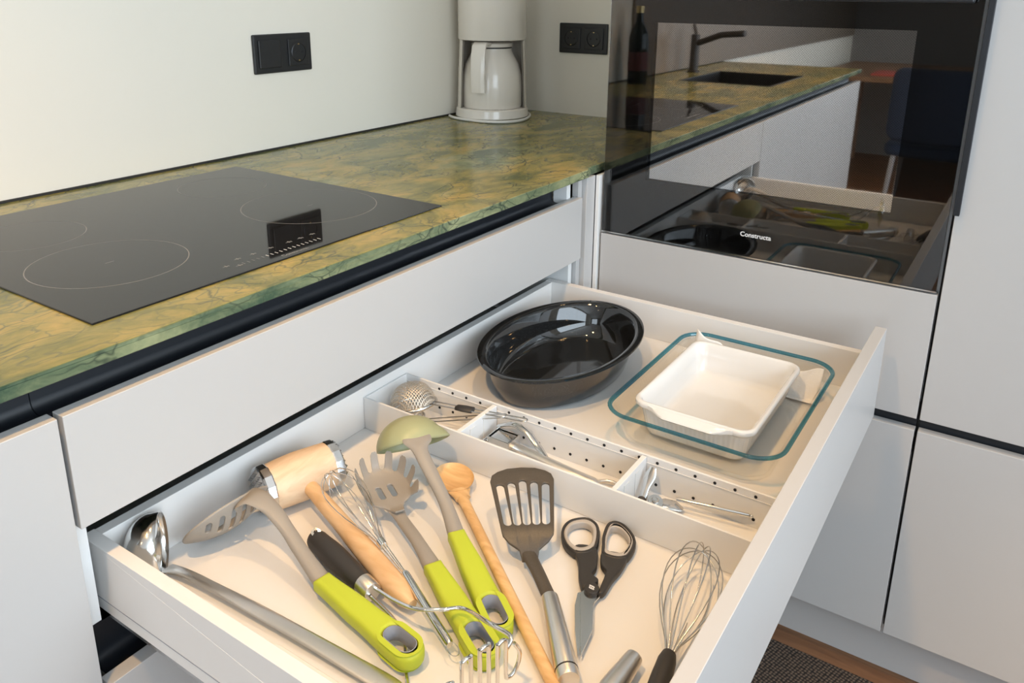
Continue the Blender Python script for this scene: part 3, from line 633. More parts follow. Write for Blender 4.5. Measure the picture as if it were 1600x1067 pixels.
# ------------------------------------------------------------------ dishes
def ellipse_loft(bb, cx, cy, prof, n=72):
    """prof = [(a, b, z)] rings of an oval"""
    rings = [[(cx + a * math.cos(2 * PI * k / n), cy + b_ * math.sin(2 * PI * k / n), z) for k in range(n)] for a, b_, z in prof]
    return bb.loft(rings)
rx, ry = .785, -.110; h = ZF + .0004
pr = [(.135, .078, 0), (.148, .090, .001), (.157, .098, .006), (.166, .105, .03), (.171, .1085, .053), (.174, .111, .058), (.1865, .1235, .0615), (.1885, .1255, .0635), (.1880, .1250, .0660), (.1850, .122, .0668),
      (.176, .1130, .0655), (.1695, .1065, .0600), (.164, .1025, .03), (.155, .0955, .008), (.144, .086, .0035), (.06, .04, .0030)]
ro = ellipse_loft(B(), rx, ry, [(a, b_, h + z) for a, b_, z in pr]).obj('oval_roaster', 'enamel', None, smooth=50)
tag(ro, 'oval black speckled enamel roasting dish beside the glass dish', 'roasting dish')

def rr_ring(x0, x1, y0, y1, r, z, n=8): return [(x, y, z) for x, y in rrect(x0, x1, y0, y1, r, n)]
gd = thing('glass_dish', 'clear rectangular glass baking dish with teal rim holding the white dish', 'baking dish', (.78, -.398, ZF))
gx0, gx1, gy0, gy1 = .608, .962, -.532, -.268
z0 = ZF + .0005
def gr(inset, r, z): return rr_ring(gx0 + inset, gx1 - inset, gy0 + inset, gy1 - inset, max(r, .004), z0 + z)
B().loft([gr(.034, .030, 0), gr(.026, .036, .0015), gr(.020, .040, .008), gr(.010, .044, .040), gr(.0065, .045, .0520), gr(.0115, .040, .0520), gr(.0145, .039, .040), gr(.0245, .035, .010), gr(.0300, .031, .0055), gr(.038, .026, .0042)]).obj('bowl', 'glass', gd, smooth=50)
b = B()
for rg in ((.0063, .0525), (.0015, .0530), (.0, .0565), (.0015, .0590), (.0065, .0600), (.0105, .0575), (.0105, .0530)): pass
b.loft([gr(a, .046 - a, z) for a, z in ((.0050, .0524), (.0012, .0532), (.0, .0555), (.0012, .0578), (.0038, .0584), (.0066, .0568), (.0070, .0532))], closed=True); b.obj('rim', 'tealglass', gd, smooth=60)
for sx, xx in ((-1, gx0), (1, gx1)):
    b = B(); r0 = []
    n = 16
    for k in range(n + 1):
        y = lerp(gy0 + .07, gy1 - .07, k / n); q = math.sin(PI * k / n) ** .8; r0.append((y, q))
    rings = [[(xx - sx * .004, y, z0 + .0545), (xx + sx * (.001 + .013 * q), y, z0 + .0525 - .004 * q), (xx + sx * (.001 + .014 * q), y, z0 + .0495 - .004 * q), (xx - sx * .004, y, z0 + .0500)] for y, q in r0]
    b.loft(rings).obj('handle_lug', 'glass', gd, smooth=50)

wd_ = thing('ceramic_dish', 'white ribbed ceramic oven dish standing inside the glass dish', 'oven dish', (.78, -.393, ZF))
wx0_, wx1_, wy0_, wy1_ = .650, .912, -.484, -.302
z1_ = ZF + .0072; H = .058
def wr(inset, r, z, rib=0.0):
    x0, x1, y0, y1 = wx0_ + inset, wx1_ - inset, wy0_ + inset, wy1_ - inset
    pts = rrect(x0, x1, y0, y1, r, 10); out = []
    # resample evenly so that the ribs can be carved
    P_ = [Vector((a, c)) for a, c in pts]; P_.append(P_[0]); Ls = [0]
    for i in range(len(P_) - 1): Ls.append(Ls[-1] + (P_[i + 1] - P_[i]).length)
    N_ = 440; j = 0
    for k in range(N_):
        d_ = Ls[-1] * k / N_
        while Ls[j + 1] < d_: j += 1
        t_ = (d_ - Ls[j]) / max(1e-9, Ls[j + 1] - Ls[j]); q = P_[j].lerp(P_[j + 1], t_); tg = (P_[j + 1] - P_[j]).normalized(); nrm = Vector((tg.y, -tg.x))
        a = rib * (.5 + .5 * math.cos(2 * PI * k / N_ * 110)); q = q - nrm * a; out.append((q.x, q.y, z1_ + z))
    return out
B().loft([wr(.022, .014, 0), wr(.018, .017, .001), wr(.0155, .019, .005, .0006), wr(.0120, .021, .018, .0011), wr(.0075, .022, .042, .0011), wr(.0065, .022, .046, 0), wr(.0025, .022, .0475), wr(.0, .022, .051), wr(.0003, .022, .0560), wr(.0025, .0215, H), wr(.0055, .020, H),
          wr(.0085, .018, .055), wr(.0125, .017, .035), wr(.0165, .016, .014), wr(.0205, .015, .0075), wr(.029, .010, .0055)]).obj('dish_body', 'ceramic', wd_, smooth=50)
for sx, xx in ((-1, wx0_), (1, wx1_)):
    rings = []; n = 18
    for k in range(n + 1):
        y = lerp(wy0_ + .028, wy1_ - .028, k / n); e_ = min(1, min(k, n - k) / 4.0); q = e_ * e_ * (3 - 2 * e_)
        rings.append([(xx - sx * .003, y, z1_ + H - .0012), (xx + sx * (.0005 + .011 * q), y, z1_ + H - .002 - .004 * q), (xx + sx * (.0005 + .013 * q), y, z1_ + H - .005 - .004 * q), (xx + sx * (.0005 + .010 * q), y, z1_ + H - .008 - .004 * q), (xx - sx * .003, y, z1_ + H - .010)])
    B().loft(rings).obj('handle_lug', 'ceramic', wd_, smooth=60)

# kitchen paper under the dish, its far edge standing up behind it
vs = []; fs = []; nx_, ny_ = 26, 36
for i in range(nx_ + 1):
    for j in range(ny_ + 1):
        u = i / nx_; y = lerp(-.512, -.296, j / ny_)
        s_ = u * .065
        if s_ < .012: x = .902 + s_; z = ZF + .0056
        else: x = .914 + (s_ - .012) * .36; z = ZF + .0056 + (s_ - .012) * .95
        wv_ = .0025 * math.sin(j * .9 + i * .25) * u + .004 * math.sin(j * .33) * u
        edge = .018 * u * (1 if j > ny_ - 14 else 0) * min(1, (j - ny_ + 14) / 7)
        vs.append((min(x + wv_, .9415), y, z + .4 * wv_ + edge - .030 * u * max(0, math.sin(PI * (j / ny_))) ** 1.0))
for i in range(nx_):
    for j in range(ny_): a = i * (ny_ + 1) + j; fs.append((a, a + 1, a + ny_ + 2, a + ny_ + 1))
pp = B().add(vs, fs).obj('paper_towel', 'paper', None, smooth=60, solid=.0006); tag(pp, 'white kitchen paper sheet sticking up behind the ceramic dish', 'paper towel')

# ------------------------------------------------------------------ utensils with lime handles
def lime_handle(t, Cc, Ee, th=.019, wmax=.0165):
    """soft-grip handle from the collar Cc to the end Ee with a hanging hole"""
    Cc = Vector(Cc); Ee = Vector(Ee); L_ = (Ee - Cc).length; mt = frame(Cc, Ee - Cc)
    up = []; n = 28
    ws = lambda x: spline1([0, .45 * L_, L_ - .030, L_ - .016, L_], [.0105, .0138, wmax, wmax, wmax], x)
    xs = [L_ * .0 + (L_ - wmax) * k / n for k in range(n + 1)]
    out = [(x, -ws(x)) for x in xs] + [(L_ - wmax + wmax * math.cos(a), wmax * math.sin(a)) for a in [-PI / 2 + PI * k / 12 for k in range(1, 12)]] + [(x, ws(x)) for x in reversed(xs)]
    hc = L_ - .0285
    vs, fs = fill([out, list(reversed(stadium(hc, 0, .0205, .0108)))], th, .0058, 3)
    B().add([mt @ v for v in vs], fs).obj('grip', 'lime', t, smooth=50)
    b = B(); rings = []
    for hl, hw, z in ((.0203, .0106, .48), (.0195, .0098, .495), (.0165, .0078, .2), (.0160, .0074, 0), (.0165, .0078, -.2), (.0195, .0098, -.495), (.0203, .0106, -.48)):
        rings.append([mt @ V(x, y, z * th) for x, y in stadium(hc, 0, hl, hw)])
    b.loft(rings, False, False); b.obj('hole_liner', 'greygrip', t, smooth=50)
def flat_loft(path, wid, thk, seg=14, up=(0, 0, 1)):
    """oval bar along the path; wid and thk are lists of half sizes"""
    P_ = [Vector(p) for p in path]; rings = []
    for i, p in enumerate(P_):
        t_ = (P_[min(i + 1, len(P_) - 1)] - P_[max(i - 1, 0)]).normalized(); s_ = t_.cross(Vector(up)).normalized(); n_ = s_.cross(t_)
        rings.append([p + s_ * (wid[i] * math.cos(2 * PI * k / seg)) + n_ * (thk[i] * math.sin(2 * PI * k / seg)) for k in range(seg)])
    return B().loft(rings)
def resample(vals, n): return [spline1([i / (len(vals) - 1) for i in range(len(vals))], vals, k / (n - 1)) for k in range(n)]

# slotted skimmer: raised dish whose far edge dips to the floor
t = thing('slotted_skimmer', 'taupe slotted skimmer with lime handle, its head raised beside the steel ladle', 'skimmer', (.15, -.2, ZF))
cC, cE = V(.1625, -.165, ZF + .019), V(.1405, -.322, ZF + .0150)
lime_handle(t, cC, cE)
dc = V(.1680, .0000, ZF + .0345); e1 = V(1, -.06, .0).normalized(); e2 = V(-.02, .62, -.78).normalized(); e3 = e1.cross(e2).normalized()
if e3.z < 0: e3 = -e3
a_, b2 = .057, .042
outl = [(a_ * math.cos(2 * PI * k / 56), b2 * math.sin(2 * PI * k / 56)) for k in range(56)]
slots = []
for cx_, hl in ((-.036, .008), (-.0215, .013), (-.0072, .0165), (.0072, .0165), (.0215, .013), (.036, .008)):
    slots.append([(cx_ - q[1], q[0] - .017) for q in stadium(0, 0, hl, .0033, 6)])
vs, fs = fill([outl] + slots, .0026, .0006, 1, grid=.0075)
def dish(v):
    q = (v.x / a_) ** 2 + (v.y / b2) ** 2; zz = v.z - .017 * (1 - q); return dc + e1 * v.x + e2 * v.y + e3 * zz
B().add([dish(v) for v in vs], fs).obj('slotted_head', 'taupe', t, smooth=50)
pth = smoothpath([cC - (cE - cC).normalized() * -.004, V(.1717, -.1237, ZF + .035), V(.1780, -.0967, ZF + .046), V(.1825, -.0680, ZF + .058), V(.1820, -.0400, ZF + .0655), V(.1770, -.0235, ZF + .0600), V(.174, -.018, ZF + .045)], 6); n = len(pth)
flat_loft(pth, resample([.0105, .0088, .0085, .0105, .0150, .0200, .012], n), resample([.0070, .0058, .0050, .0046, .0040, .0030, .0012], n)).obj('neck', 'taupe', t, smooth=60)

# spaghetti server
t = thing('spaghetti_server', 'taupe toothed spaghetti server with lime handle between whisk and ladle', 'spaghetti server', (.25, -.25, ZF))
cC, cE = V(.2500, -.2500, ZF + .0175), V(.1810, -.3800, ZF + .0105)
lime_handle(t, cC, cE, wmax=.0152)
dirn = (cC - cE); dirn.z = 0; dirn.normalize()
mt = frame((.2960, -.1620, ZF + .020), (dirn.x, dirn.y, .10))
hw = .034; L_ = .092
# outline: oval with nine finger-like teeth round the far edge
outl = [(.0, -.0070), (.012, -.0095), (.020, -.0150)]
cx0 = .050; nT = 9; half_a = 120
for k in range(nT):
    a0 = math.radians(lerp(-half_a, half_a, k / (nT - 1))); dw = math.radians(8.2)
    def pol(a, r): return (cx0 + r * math.cos(a) * 1.16, r * math.sin(a))
    outl += [pol(a0 - dw * 1.60, .0325), pol(a0 - dw * 1.15, .0340), pol(a0 - dw * .88, .0470), pol(a0 - dw * .45, .0492), pol(a0 + dw * .45, .0492), pol(a0 + dw * .88, .0470), pol(a0 + dw * 1.15, .0340), pol(a0 + dw * 1.60, .0325)]
outl += [(.020, .0150), (.012, .0095), (.0, .0070)]
hl_ = [[(x + .026, y - .0085) for x, y in stadium(.022, 0, .0125, .0042, 6)], [(x + .026, y + .0085) for x, y in stadium(.022, 0, .0125, .0042, 6)]]
vs, fs = fill([outl] + hl_, .0032, .0008, 1, grid=.006)
def srv(v):
    x, y = v.x, v.y; rr = math.hypot((x - cx0) / 1.16, y); q = max(0, rr - .012) * min(1, x / .03)
    z = 11.0 * q * q + (.70 * max(0, rr - .032)); k_ = 1 - .16 * max(0, rr - .032) / .0172
    return mt @ V(cx0 + (x - cx0) * (k_ if x > .03 else 1), y * k_ * .93, z + v.z)
B().add([srv(v) for v in vs], fs).obj('toothed_head', 'taupe', t, smooth=50)
pth = smoothpath([cC - dirn * .004, cC + dirn * .045 + V(0, 0, .004), V(.2940, -.1660, ZF + .0195), V(.2960, -.1620, ZF + .020) + dirn * .022 + V(0, 0, .0025)], 7); n = len(pth)
flat_loft(pth, resample([.0105, .0080, .0080, .0120], n), resample([.0070, .0052, .0040, .0016], n)).obj('neck', 'taupe', t, smooth=60)

# nylon ladle, bowl face down
t = thing('nylon_ladle', 'olive and taupe ladle with lime handle, bowl turned down beside the tray', 'ladle', (.3, -.25, ZF))
cC, cE = V(.3070, -.2400, ZF + .0195), V(.2175, -.3700, ZF + .0105)
lime_handle(t, cC, cE, wmax=.0152)
dirn = (cC - cE); dirn.z = 0; dirn.normalize()
bc = V(.3930, -.0980, ZF + .0470); ax = (V(dirn.x, dirn.y, 0) * -.62 + V(0, 0, -.78)).normalized()   # opening direction
RB = .0455
pr = [(RB * math.cos(a), -RB * .86 * math.sin(a)) for a in [PI / 2 * k / 16 for k in range(17)]]
sp_dir = V(.58, -.80, -.1)                                      # pouring lip
b = B(); b.lathe(pr[:-1] + [(.0002, -RB * .86)], bc, ax, 56)
sd = (sp_dir - ax * sp_dir.dot(ax)).normalized()
def lip(v):
    r = v - bc; hgt = r.dot(ax); rad = r - ax * hgt; L0 = rad.length
    if L0 < 1e-5: return v
    c = rad.normalized().dot(sd); k = max(0, (c - .80) / .20) ** 1.5 * max(0, 1 + hgt / .018)
    return v + sd * (.008 * k) + ax * (-.002 * k)
b.xf(lip); b.obj('bowl', 'olive', t, smooth=60, solid=.0024)
tp = bc + (V(dirn.x, dirn.y, 0) * -.78 + V(0, 0, .62)) * RB * .98       # where the neck meets the bowl rim
pth = smoothpath([cC - dirn * .004, cC + dirn * .045 + V(0, 0, .018), tp + V(-dirn.x, -dirn.y, 0) * .022 + V(0, 0, -.008), tp + V(0, 0, .0005), tp + dirn * .016 + V(0, 0, .0055)], 7); n = len(pth)
flat_loft(pth, resample([.0105, .0085, .0098, .0190, .020], n), resample([.0070, .0055, .0045, .0034, .0008], n)).obj('neck', 'taupe', t, smooth=60)

# ------------------------------------------------------------------ steel ladle lying on its side
t = thing('steel_ladle', 'polished steel soup ladle lying along the left side of the drawer', 'ladle', (.1, -.15, ZF))
bc = V(.0890, .0110, ZF + .0385); ax = V(.74, -.66, .05).normalized(); RB = .0350
pr = [(RB, .0), (RB * .985, -.008)] + [(RB * math.cos(a), -.008 - (RB * .72) * math.sin(a)) for a in [PI / 2 * k / 14 for k in range(1, 14)]] + [(.0002, -.008 - RB * .72)]
pr = [(r, h * 1.18) for r, h in pr]
b = B(); b.lathe(pr, bc, ax, 56); b.obj('bowl', 'steel', t, smooth=60, solid=.0012)
pth = smoothpath([bc + V(0.0010, -.0010, -.0335), V(.0925, -.010, ZF + .0085), V(.0960, -.050, ZF + .0100), V(.1030, -.160, ZF + .0090), V(.1090, -.300, ZF + .0065), V(.1100, -.322, ZF + .0055)], 8); n = len(pth)
flat_loft(pth, resample([.0085, .0070, .0066, .0085, .0105, .0070], n), resample([.0010, .0022, .0026, .0026, .0022, .0014], n)).obj('handle', 'brushed', t, smooth=60)

# ------------------------------------------------------------------ meat mallet
t = thing('meat_mallet', 'beech meat mallet with studded metal ends by the drawer back', 'meat mallet', (.26, -.1, ZF))
A = V(.2200, .0055, ZF + .0333); Bq = V(.3240, -.0260, ZF + .0333); axm = (Bq - A).normalized(); Lm = (Bq - A).length
B().lathe([(.0002, .006), (.0295, .006), (.0305, .012), (.0325, Lm * .5), (.0305, Lm - .012), (.0295, Lm - .006), (.0002, Lm - .006)], A, axm, 40).obj('head', 'beechhead', t, smooth=40)
for o_, sg in ((A, 1), (Bq, -1)):
    ca = B().lathe([(.0312, .0135), (.0318, .0120), (.0312, .003), (.0295, .001), (.0002, .001)], o_, axm * sg, 14).obj('metal_cap', 'castmetal', t, smooth=15)
    u_ = axm.orthogonal().normalized(); w_ = axm.cross(u_); b = B()
    for i in range(-4, 5):
        for j in range(-4, 5):
            if i * i + j * j > 15: continue
            c = o_ + u_ * (i * .0072) + w_ * (j * .0072); q = .0033
            b.add([c + axm * sg * .0012 + u_ * q + w_ * q, c + axm * sg * .0012 - u_ * q + w_ * q, c + axm * sg * .0012 - u_ * q - w_ * q, c + axm * sg * .0012 + u_ * q - w_ * q, c - axm * sg * .0032], [(0, 1, 4), (1, 2, 4), (2, 3, 4), (3, 0, 4), (3, 2, 1, 0)])
    b.obj('studs', 'castmetal', ca)['kind'] = 'stuff'
pm = A.lerp(Bq, .52); e_ = V(.1960, -.2660, ZF + .0135); dm = (e_ - pm)
n = 22; pth = [pm.lerp(e_, k / (n - 1)) for k in range(n)]
b = B(); b.tube(pth, [spline1([0, .12, .35, .7, .93, 1], [.0095, .0095, .0105, .0130, .0128, .0060], k / (n - 1)) for k in range(n)], 18); b.obj('handle', 'beech', t, smooth=50)
B().tube([pm + V(-.005, -.026, .0) * 1.0 + V(0, 0, .0), pm + V(-.0062, -.030, 0)], .0105, 18).obj('collar', 'beech', t, smooth=40)

# ------------------------------------------------------------------ whisks
def whisk_wires(t, base, tip, rmax, loops, mat_, wr_=.0006, knot=True, seg=30, skew=.62):
    base = Vector(base); tip = Vector(tip); ax = (tip - base); L_ = ax.length; ax.normalize(); u_ = ax.orthogonal().normalized(); w_ = ax.cross(u_)
    for k in range(loops):
        a = PI * k / loops + .2; dd = u_ * math.cos(a) + w_ * math.sin(a); side_ = ax.cross(dd)
        Lk = L_ * (1 - .035 * k / max(1, loops - 1)); pts = []
        for i in range(seg + 1):
            th = PI * i / seg           # 0..pi round the loop
            s_ = math.sin(th); c_ = math.cos(th)
            x = Lk * (1 - (1 - s_) ** 1.35) if True else 0
            f = x / Lk; prof_ = (max(0.0, 1 - ((f - skew) / (1 - skew)) ** 2) ** .5 if f > skew else math.sin(PI / 2 * f / skew) ** 1.15)
            r = max(.0028 * (1 - f), rmax * prof_) 
            sg = 1 if th < PI / 2 else -1
            pts.append(base + ax * x + dd * (r * sg if abs(th - PI / 2) > 1e-6 else 0) + side_ * .0008)
        B().tube(pts, wr_, 6).obj('wire', mat_, t, smooth=60)
t = thing('spring_whisk', 'small steel whisk with tied wires lying over the mallet handle', 'whisk', (.22, -.2, ZF))
wb_, wt_ = V(.2340, -.1890, ZF + .0330), V(.2800, -.0600, ZF + .0530)
whisk_wires(t, wb_, wt_, .0250, 5, 'chromewire', .00062, skew=.70)
dn = (wt_ - wb_).normalized()
B().tube([wb_ - dn * .005, wb_ + dn * .004], .0052, 14).obj('tie_ring', 'chromewire', t, smooth=40)
h0_, h1_ = V(.2175, -.2370, ZF + .0262), V(.1760, -.3320, ZF + .0125)
b = B()
for k in range(6): a = 2 * PI * k / 6; q = V(math.cos(a) * .0036, 0, math.sin(a) * .0036); b.tube([wb_ + q, h0_ + q * .5], .0006, 6)
b.obj('shaft_wires', 'chromewire', t, smooth=50)
B().tube([h0_, h0_.lerp(h1_, .03), h0_.lerp(h1_, .97), h1_], [.0036, .0046, .0046, .0038], 16).obj('handle', 'steel', t, smooth=40)
he = h1_ + (h1_ - h0_).normalized() * .006; hn = (h1_ - h0_).normalized(); hs_ = hn.cross(V(0, 0, 1)).normalized()
B().tube([he + hn * (.0085 * math.cos(a)) + hs_ * (.0055 * math.sin(a)) for a in [2 * PI * k / 20 for k in range(20)]], .0006, 6, closed=True).obj('hanging_loop', 'chromewire', t, smooth=60)

t = thing('balloon_whisk', 'steel balloon whisk with black handle along the drawer front', 'whisk', (.33, -.51, ZF))
wb_, wt_ = V(.2760, -.5230, ZF + .0205), V(.4310, -.4990, ZF + .0340)
whisk_wires(t, wb_, wt_, .0315, 6, 'wire', .0007, skew=.66)
ha, hb_ = V(.2800, -.5224, ZF + .0208), V(.1600, -.5410, ZF + .0125)
n = 14; B().tube([ha.lerp(hb_, k / (n - 1)) for k in range(n)], [spline1([0, .06, .3, .8, .97, 1], [.0070, .0092, .0105, .0120, .0105, .004], k / (n - 1)) for k in range(n)], 18).obj('handle', 'blackgrip', t, smooth=50)

# ------------------------------------------------------------------ potato masher
t = thing('potato_masher', 'potato masher with black handle and upright wavy wire head', 'potato masher', (.18, -.25, ZF))
ha, hb_ = V(.2140, -.0950, ZF + .0150), V(.1880, -.2020, ZF + .0165)
n = 18; B().tube([ha.lerp(hb_, k / (n - 1)) for k in range(n)], [spline1([0, .05, .12, .45, .8, 1], [.0050, .0105, .0125, .0140, .0125, .0105], k / (n - 1)) for k in range(n)], 20).obj('handle', 'blackgrip', t, smooth=50)
dn = (hb_ - ha).normalized()
B().lathe([(.0056, 0), (.0056, .0012), (.0026, .0014), (.0026, 0)], ha + dn * .010 + V(-.001, -.001, .0112), (-.25, -.45, 1), 20).obj('hanging_eye', 'steel', t, smooth=40)
f1 = hb_ + dn * .020
B().tube([hb_, hb_ + dn * .001, f1 - dn * .001, f1], [.0108, .0116, .0108, .0100], 20).obj('ferrule', 'brushed', t, smooth=40)
pc = V(.1320, -.3985, ZF + .0400); pu = V(.968, -.25, 0).normalized(); Rm = .0410
xb_ = [-.0395 + .0105 * k for k in range(8)]; pts = []
def hgt(x): return max(.016, math.sqrt(max(0, Rm * Rm - x * x)))
for i in range(7):
    s_ = 1 if i % 2 == 0 else -1; xm_ = (xb_[i] + xb_[i + 1]) / 2; hh = min(hgt(xm_), .0365); r_ = .00525
    for k in range(7): a = PI * k / 6; pts.append(pc + pu * (xm_ - r_ * math.cos(a)) + V(0, 0, s_ * (hh - r_ + r_ * math.sin(a))))
pts = [pc + pu * (xb_[0] - .008) + V(0, 0, .004), pc + pu * (xb_[0] - .001) + V(0, 0, -.004)] + pts
lp0 = pc + pu * (xb_[7]); pts += [lp0 + V(0, 0, -.012), lp0 + pu * .003 + V(0, 0, -.018), lp0 + pu * .010 + V(0, 0, -.017), lp0 + pu * .016 + V(0, 0, -.008), lp0 + pu * .017 + V(0, 0, .004), lp0 + pu * .011 + V(0, .001, .016)]
B().tube(smoothpath(pts, 3), .0021, 10).obj('masher_head', 'chromewire', t, smooth=60)
for q in (1, -1):
    if q == 1: pth = [f1 + V(.003, 0, .004), V(.1800, -.2560, ZF + .0260), V(.1775, -.2880, ZF + .0330), V(.1900, -.3130, ZF + .0355), V(.2030, -.3300, ZF + .0355), lp0 + pu * .014 + V(0, .030, .021), lp0 + pu * .009 + V(0, .003, .024), lp0 + V(0, 0, .016)]
    else: pth = [f1 + V(-.003, 0, -.003), V(.1750, -.2570, ZF + .0070), V(.1640, -.2820, ZF + .0026), V(.1320, -.3120, ZF + .0026), V(.1050, -.3420, ZF + .0060), pc + pu * -.050 + V(0, .02, -.008), pc + pu * -.0495 + V(0, .006, .0), pts[0]]
    B().tube(smoothpath(pth, 6), .0022, 10).obj('arm_wire', 'chromewire', t, smooth=60)

# ------------------------------------------------------------------ wooden spoon
t = thing('wooden_spoon', 'light wooden cooking spoon lying beside the lime-handled ladle', 'spoon', (.3, -.3, ZF))
sc_ = V(.4070, -.1600, ZF + .0120); se = V(.1850, -.4560, ZF + .0075); ds = (se - sc_); ds.z = 0; ds.normalize(); pn = V(-ds.y, ds.x, 0)
vs = []; fs = []; nr, na = 10, 40; Rl, Rw = .0335, .0265
top = []; 
for i in range(nr + 1):
    q = i / nr
    for k in range(na): a = 2 * PI * k / na; vs.append(sc_ + ds * (Rl * q * math.cos(a)) + pn * (Rw * q * math.sin(a)) + V(0, 0, -.006 * (1 - q * q) + .003 * (1 if q > .9 else 0)))
for i in range(nr + 1):
    q = 1 - i / nr
    for k in range(na): a = 2 * PI * k / na; vs.append(sc_ + ds * (Rl * q * math.cos(a)) + pn * (Rw * q * math.sin(a)) + V(0, 0, -.0115 * (1 - q ** 2.5) - .0 + (.0025 if i == 0 else 0)))
for i in range(2 * nr + 1):
    for k in range(na): k2 = (k + 1) % na; fs.append((i * na + k, i * na + k2, (i + 1) * na + k2, (i + 1) * na + k))
B().add(vs, fs).obj('bowl', 'spoonwood', t, smooth=50)
pth = smoothpath([sc_ + ds * .026 + V(0, 0, -.002), sc_ + ds * .042 + V(0, 0, -.003), sc_ + ds * .075 + V(0, 0, -.004), se], 8); n = len(pth)
flat_loft(pth, resample([.0150, .0105, .0068, .0070], n), resample([.0045, .0058, .0060, .0062], n)).obj('handle', 'spoonwood', t, smooth=60)

# ------------------------------------------------------------------ slotted turner
t = thing('slotted_turner', 'black nylon slotted turner with steel handle leaning by the tray', 'turner', (.32, -.35, ZF))
bl = V(.3275, -.3310, ZF + .0270); bt = V(.4240, -.2560, ZF + .0500); dx = (bt - bl); Lb = dx.length; mt = frame(bl, dx)
W0, W1 = .0275, .0405
Lh = Lb
out = [(-.006, -.009), (.004, -.0115), (.012, -.0235), (.020, -.0300)] + [(lerp(.025, Lh - .018, k / 8), -lerp(.0310, W1, k / 8)) for k in range(9)] + [(Lh - .008, -W1 + .0025), (Lh - .002, -W1 + .010), (Lh + .003, -.018), (Lh + .0045, 0)]
out = out + [(x, -y) for x, y in reversed(out[:-1])]
sl = []
for k in range(5):
    f = (k - 2); cyy = f * .0145; x1_ = Lh - .018 - .0030 * abs(f); x0_ = .034
    s0 = stadium((x0_ + x1_) / 2, 0, (x1_ - x0_) / 2, .0048, 6); sl.append([(x, y + cyy * (.78 + .22 * (x - x0_) / (x1_ - x0_))) for x, y in s0])
vs, fs = fill([out] + sl, .0030, .0008, 1, grid=.012)
def bend(v):
    z = v.z + (.010 * max(0, 1 - v.x / .024) ** 1.5 * -1 if v.x < .024 else 0); return mt @ V(v.x, v.y, z)
B().add([bend(v) for v in vs], fs).obj('blade', 'blacknylon', t, smooth=50)
c1_, c2_ = V(.2860, -.3825, ZF + .0140), V(.2050, -.4525, ZF + .0120)
pth = smoothpath([mt @ V(.006, 0, -.0085), mt @ V(-.002, 0, -.0095), c1_.lerp(bl, .55) + V(0, 0, -.004), c1_], 7); n = len(pth)
flat_loft(pth, resample([.0110, .0085, .0078, .0078], n), resample([.0018, .0035, .0045, .0048], n)).obj('neck', 'blacknylon', t, smooth=50)
dn = (c2_ - c1_).normalized()
B().tube([c1_ - dn * .001, c1_, c1_ + dn * .004, c2_ - dn * .003, c2_], [.0085, .0096, .0100, .0116, .0106], 24).obj('handle', 'brushed', t, smooth=40)
B().tube([c2_ - dn * .012, c2_ - dn * .0105], .01175, 24).obj('end_ring', 'darkgap', t, smooth=40)

# ------------------------------------------------------------------ scissors
t = thing('kitchen_scissors', 'black-handled kitchen scissors with grey-lined finger loops', 'scissors', (.34, -.4, ZF))
def sm2(pts, n=6): 
    q = [(p[0], p[1], 0) for p in pts]; q = q + q[:1]; 
    P_ = [Vector(p) for p in pts and [(a, b_, 0) for a, b_ in pts]]; out = []
    m_ = len(P_)
    for i in range(m_):
        p0, p1, p2, p3 = P_[i - 1], P_[i], P_[(i + 1) % m_], P_[(i + 2) % m_]
        for k in range(n):
            t_ = k / n; r = .5 * ((2 * p1) + (p2 - p0) * t_ + (2 * p0 - 5 * p1 + 4 * p2 - p3) * t_ * t_ + (3 * p1 - p0 - 3 * p2 + p3) * t_ ** 3); out.append((r.x, r.y))
    return out
zsx = ZF + .0068
loopA = [(.3952, -.3360), (.4170, -.3345), (.4325, -.3495), (.4245, -.3680), (.3905, -.3820), (.3722, -.3715), (.3765, -.3520)]
loopB = [(.4175, -.3815), (.4415, -.3775), (.4465, -.3920), (.4275, -.4160), (.3950, -.4195), (.3860, -.3985), (.3990, -.3895)]
def grow(pts, f):
    cx_ = sum(p[0] for p in pts) / len(pts); cy_ = sum(p[1] for p in pts) / len(pts); return [(cx_ + (x - cx_) * f, cy_ + (y - cy_) * f) for x, y in pts]
armA = [(.3815, -.3610), (.3905, -.3840), (.3640, -.3990), (.3500, -.4010), (.3440, -.4115), (.3240, -.4040), (.3330, -.3930), (.3560, -.3790)]
armB = [(.3990, -.4190), (.3905, -.3935), (.3700, -.4010), (.3620, -.4115), (.3390, -.4170), (.3270, -.4200), (.3310, -.4255), (.3540, -.4240), (.3770, -.4245)]
for lp, am, dz in ((loopA, armA, .0), (loopB, armB, .0)):
    o = sm2(grow(lp, 1.10)); i_ = sm2(grow(lp, .93)); vs, fs = fill([o, list(reversed(i_))], .0105, .0030, 2)
    g_ = B().add([V(v.x, v.y, v.z + zsx) for v in vs], fs); 
    vs, fs = fill([sm2(am, 5)], .0090, .0022, 2); g_.add([V(v.x, v.y, v.z + zsx) for v in vs], fs); hd2 = g_.obj('handle', 'blackgrip', t, smooth=50, merge=False)
    i2 = sm2(grow(lp, .945)); i3 = sm2(grow(lp, .72)); vs, fs = fill([i2, list(reversed(i3))], .0098, .0018, 2); B().add([V(v.x, v.y, v.z + zsx) for v in vs], fs).obj('grip_lining', 'scgrey', hd2, smooth=50)
vs, fs = fill([[(.3370, -.4050), (.3330, -.4185), (.3080, -.4240), (.2780, -.4395), (.2400, -.4460), (.2700, -.4290), (.3000, -.4120), (.3160, -.4035)]], .0018, .0004, 1)
B().add([V(v.x, v.y, v.z + zsx + .0010) for v in vs], fs).obj('blade', 'steel', t)
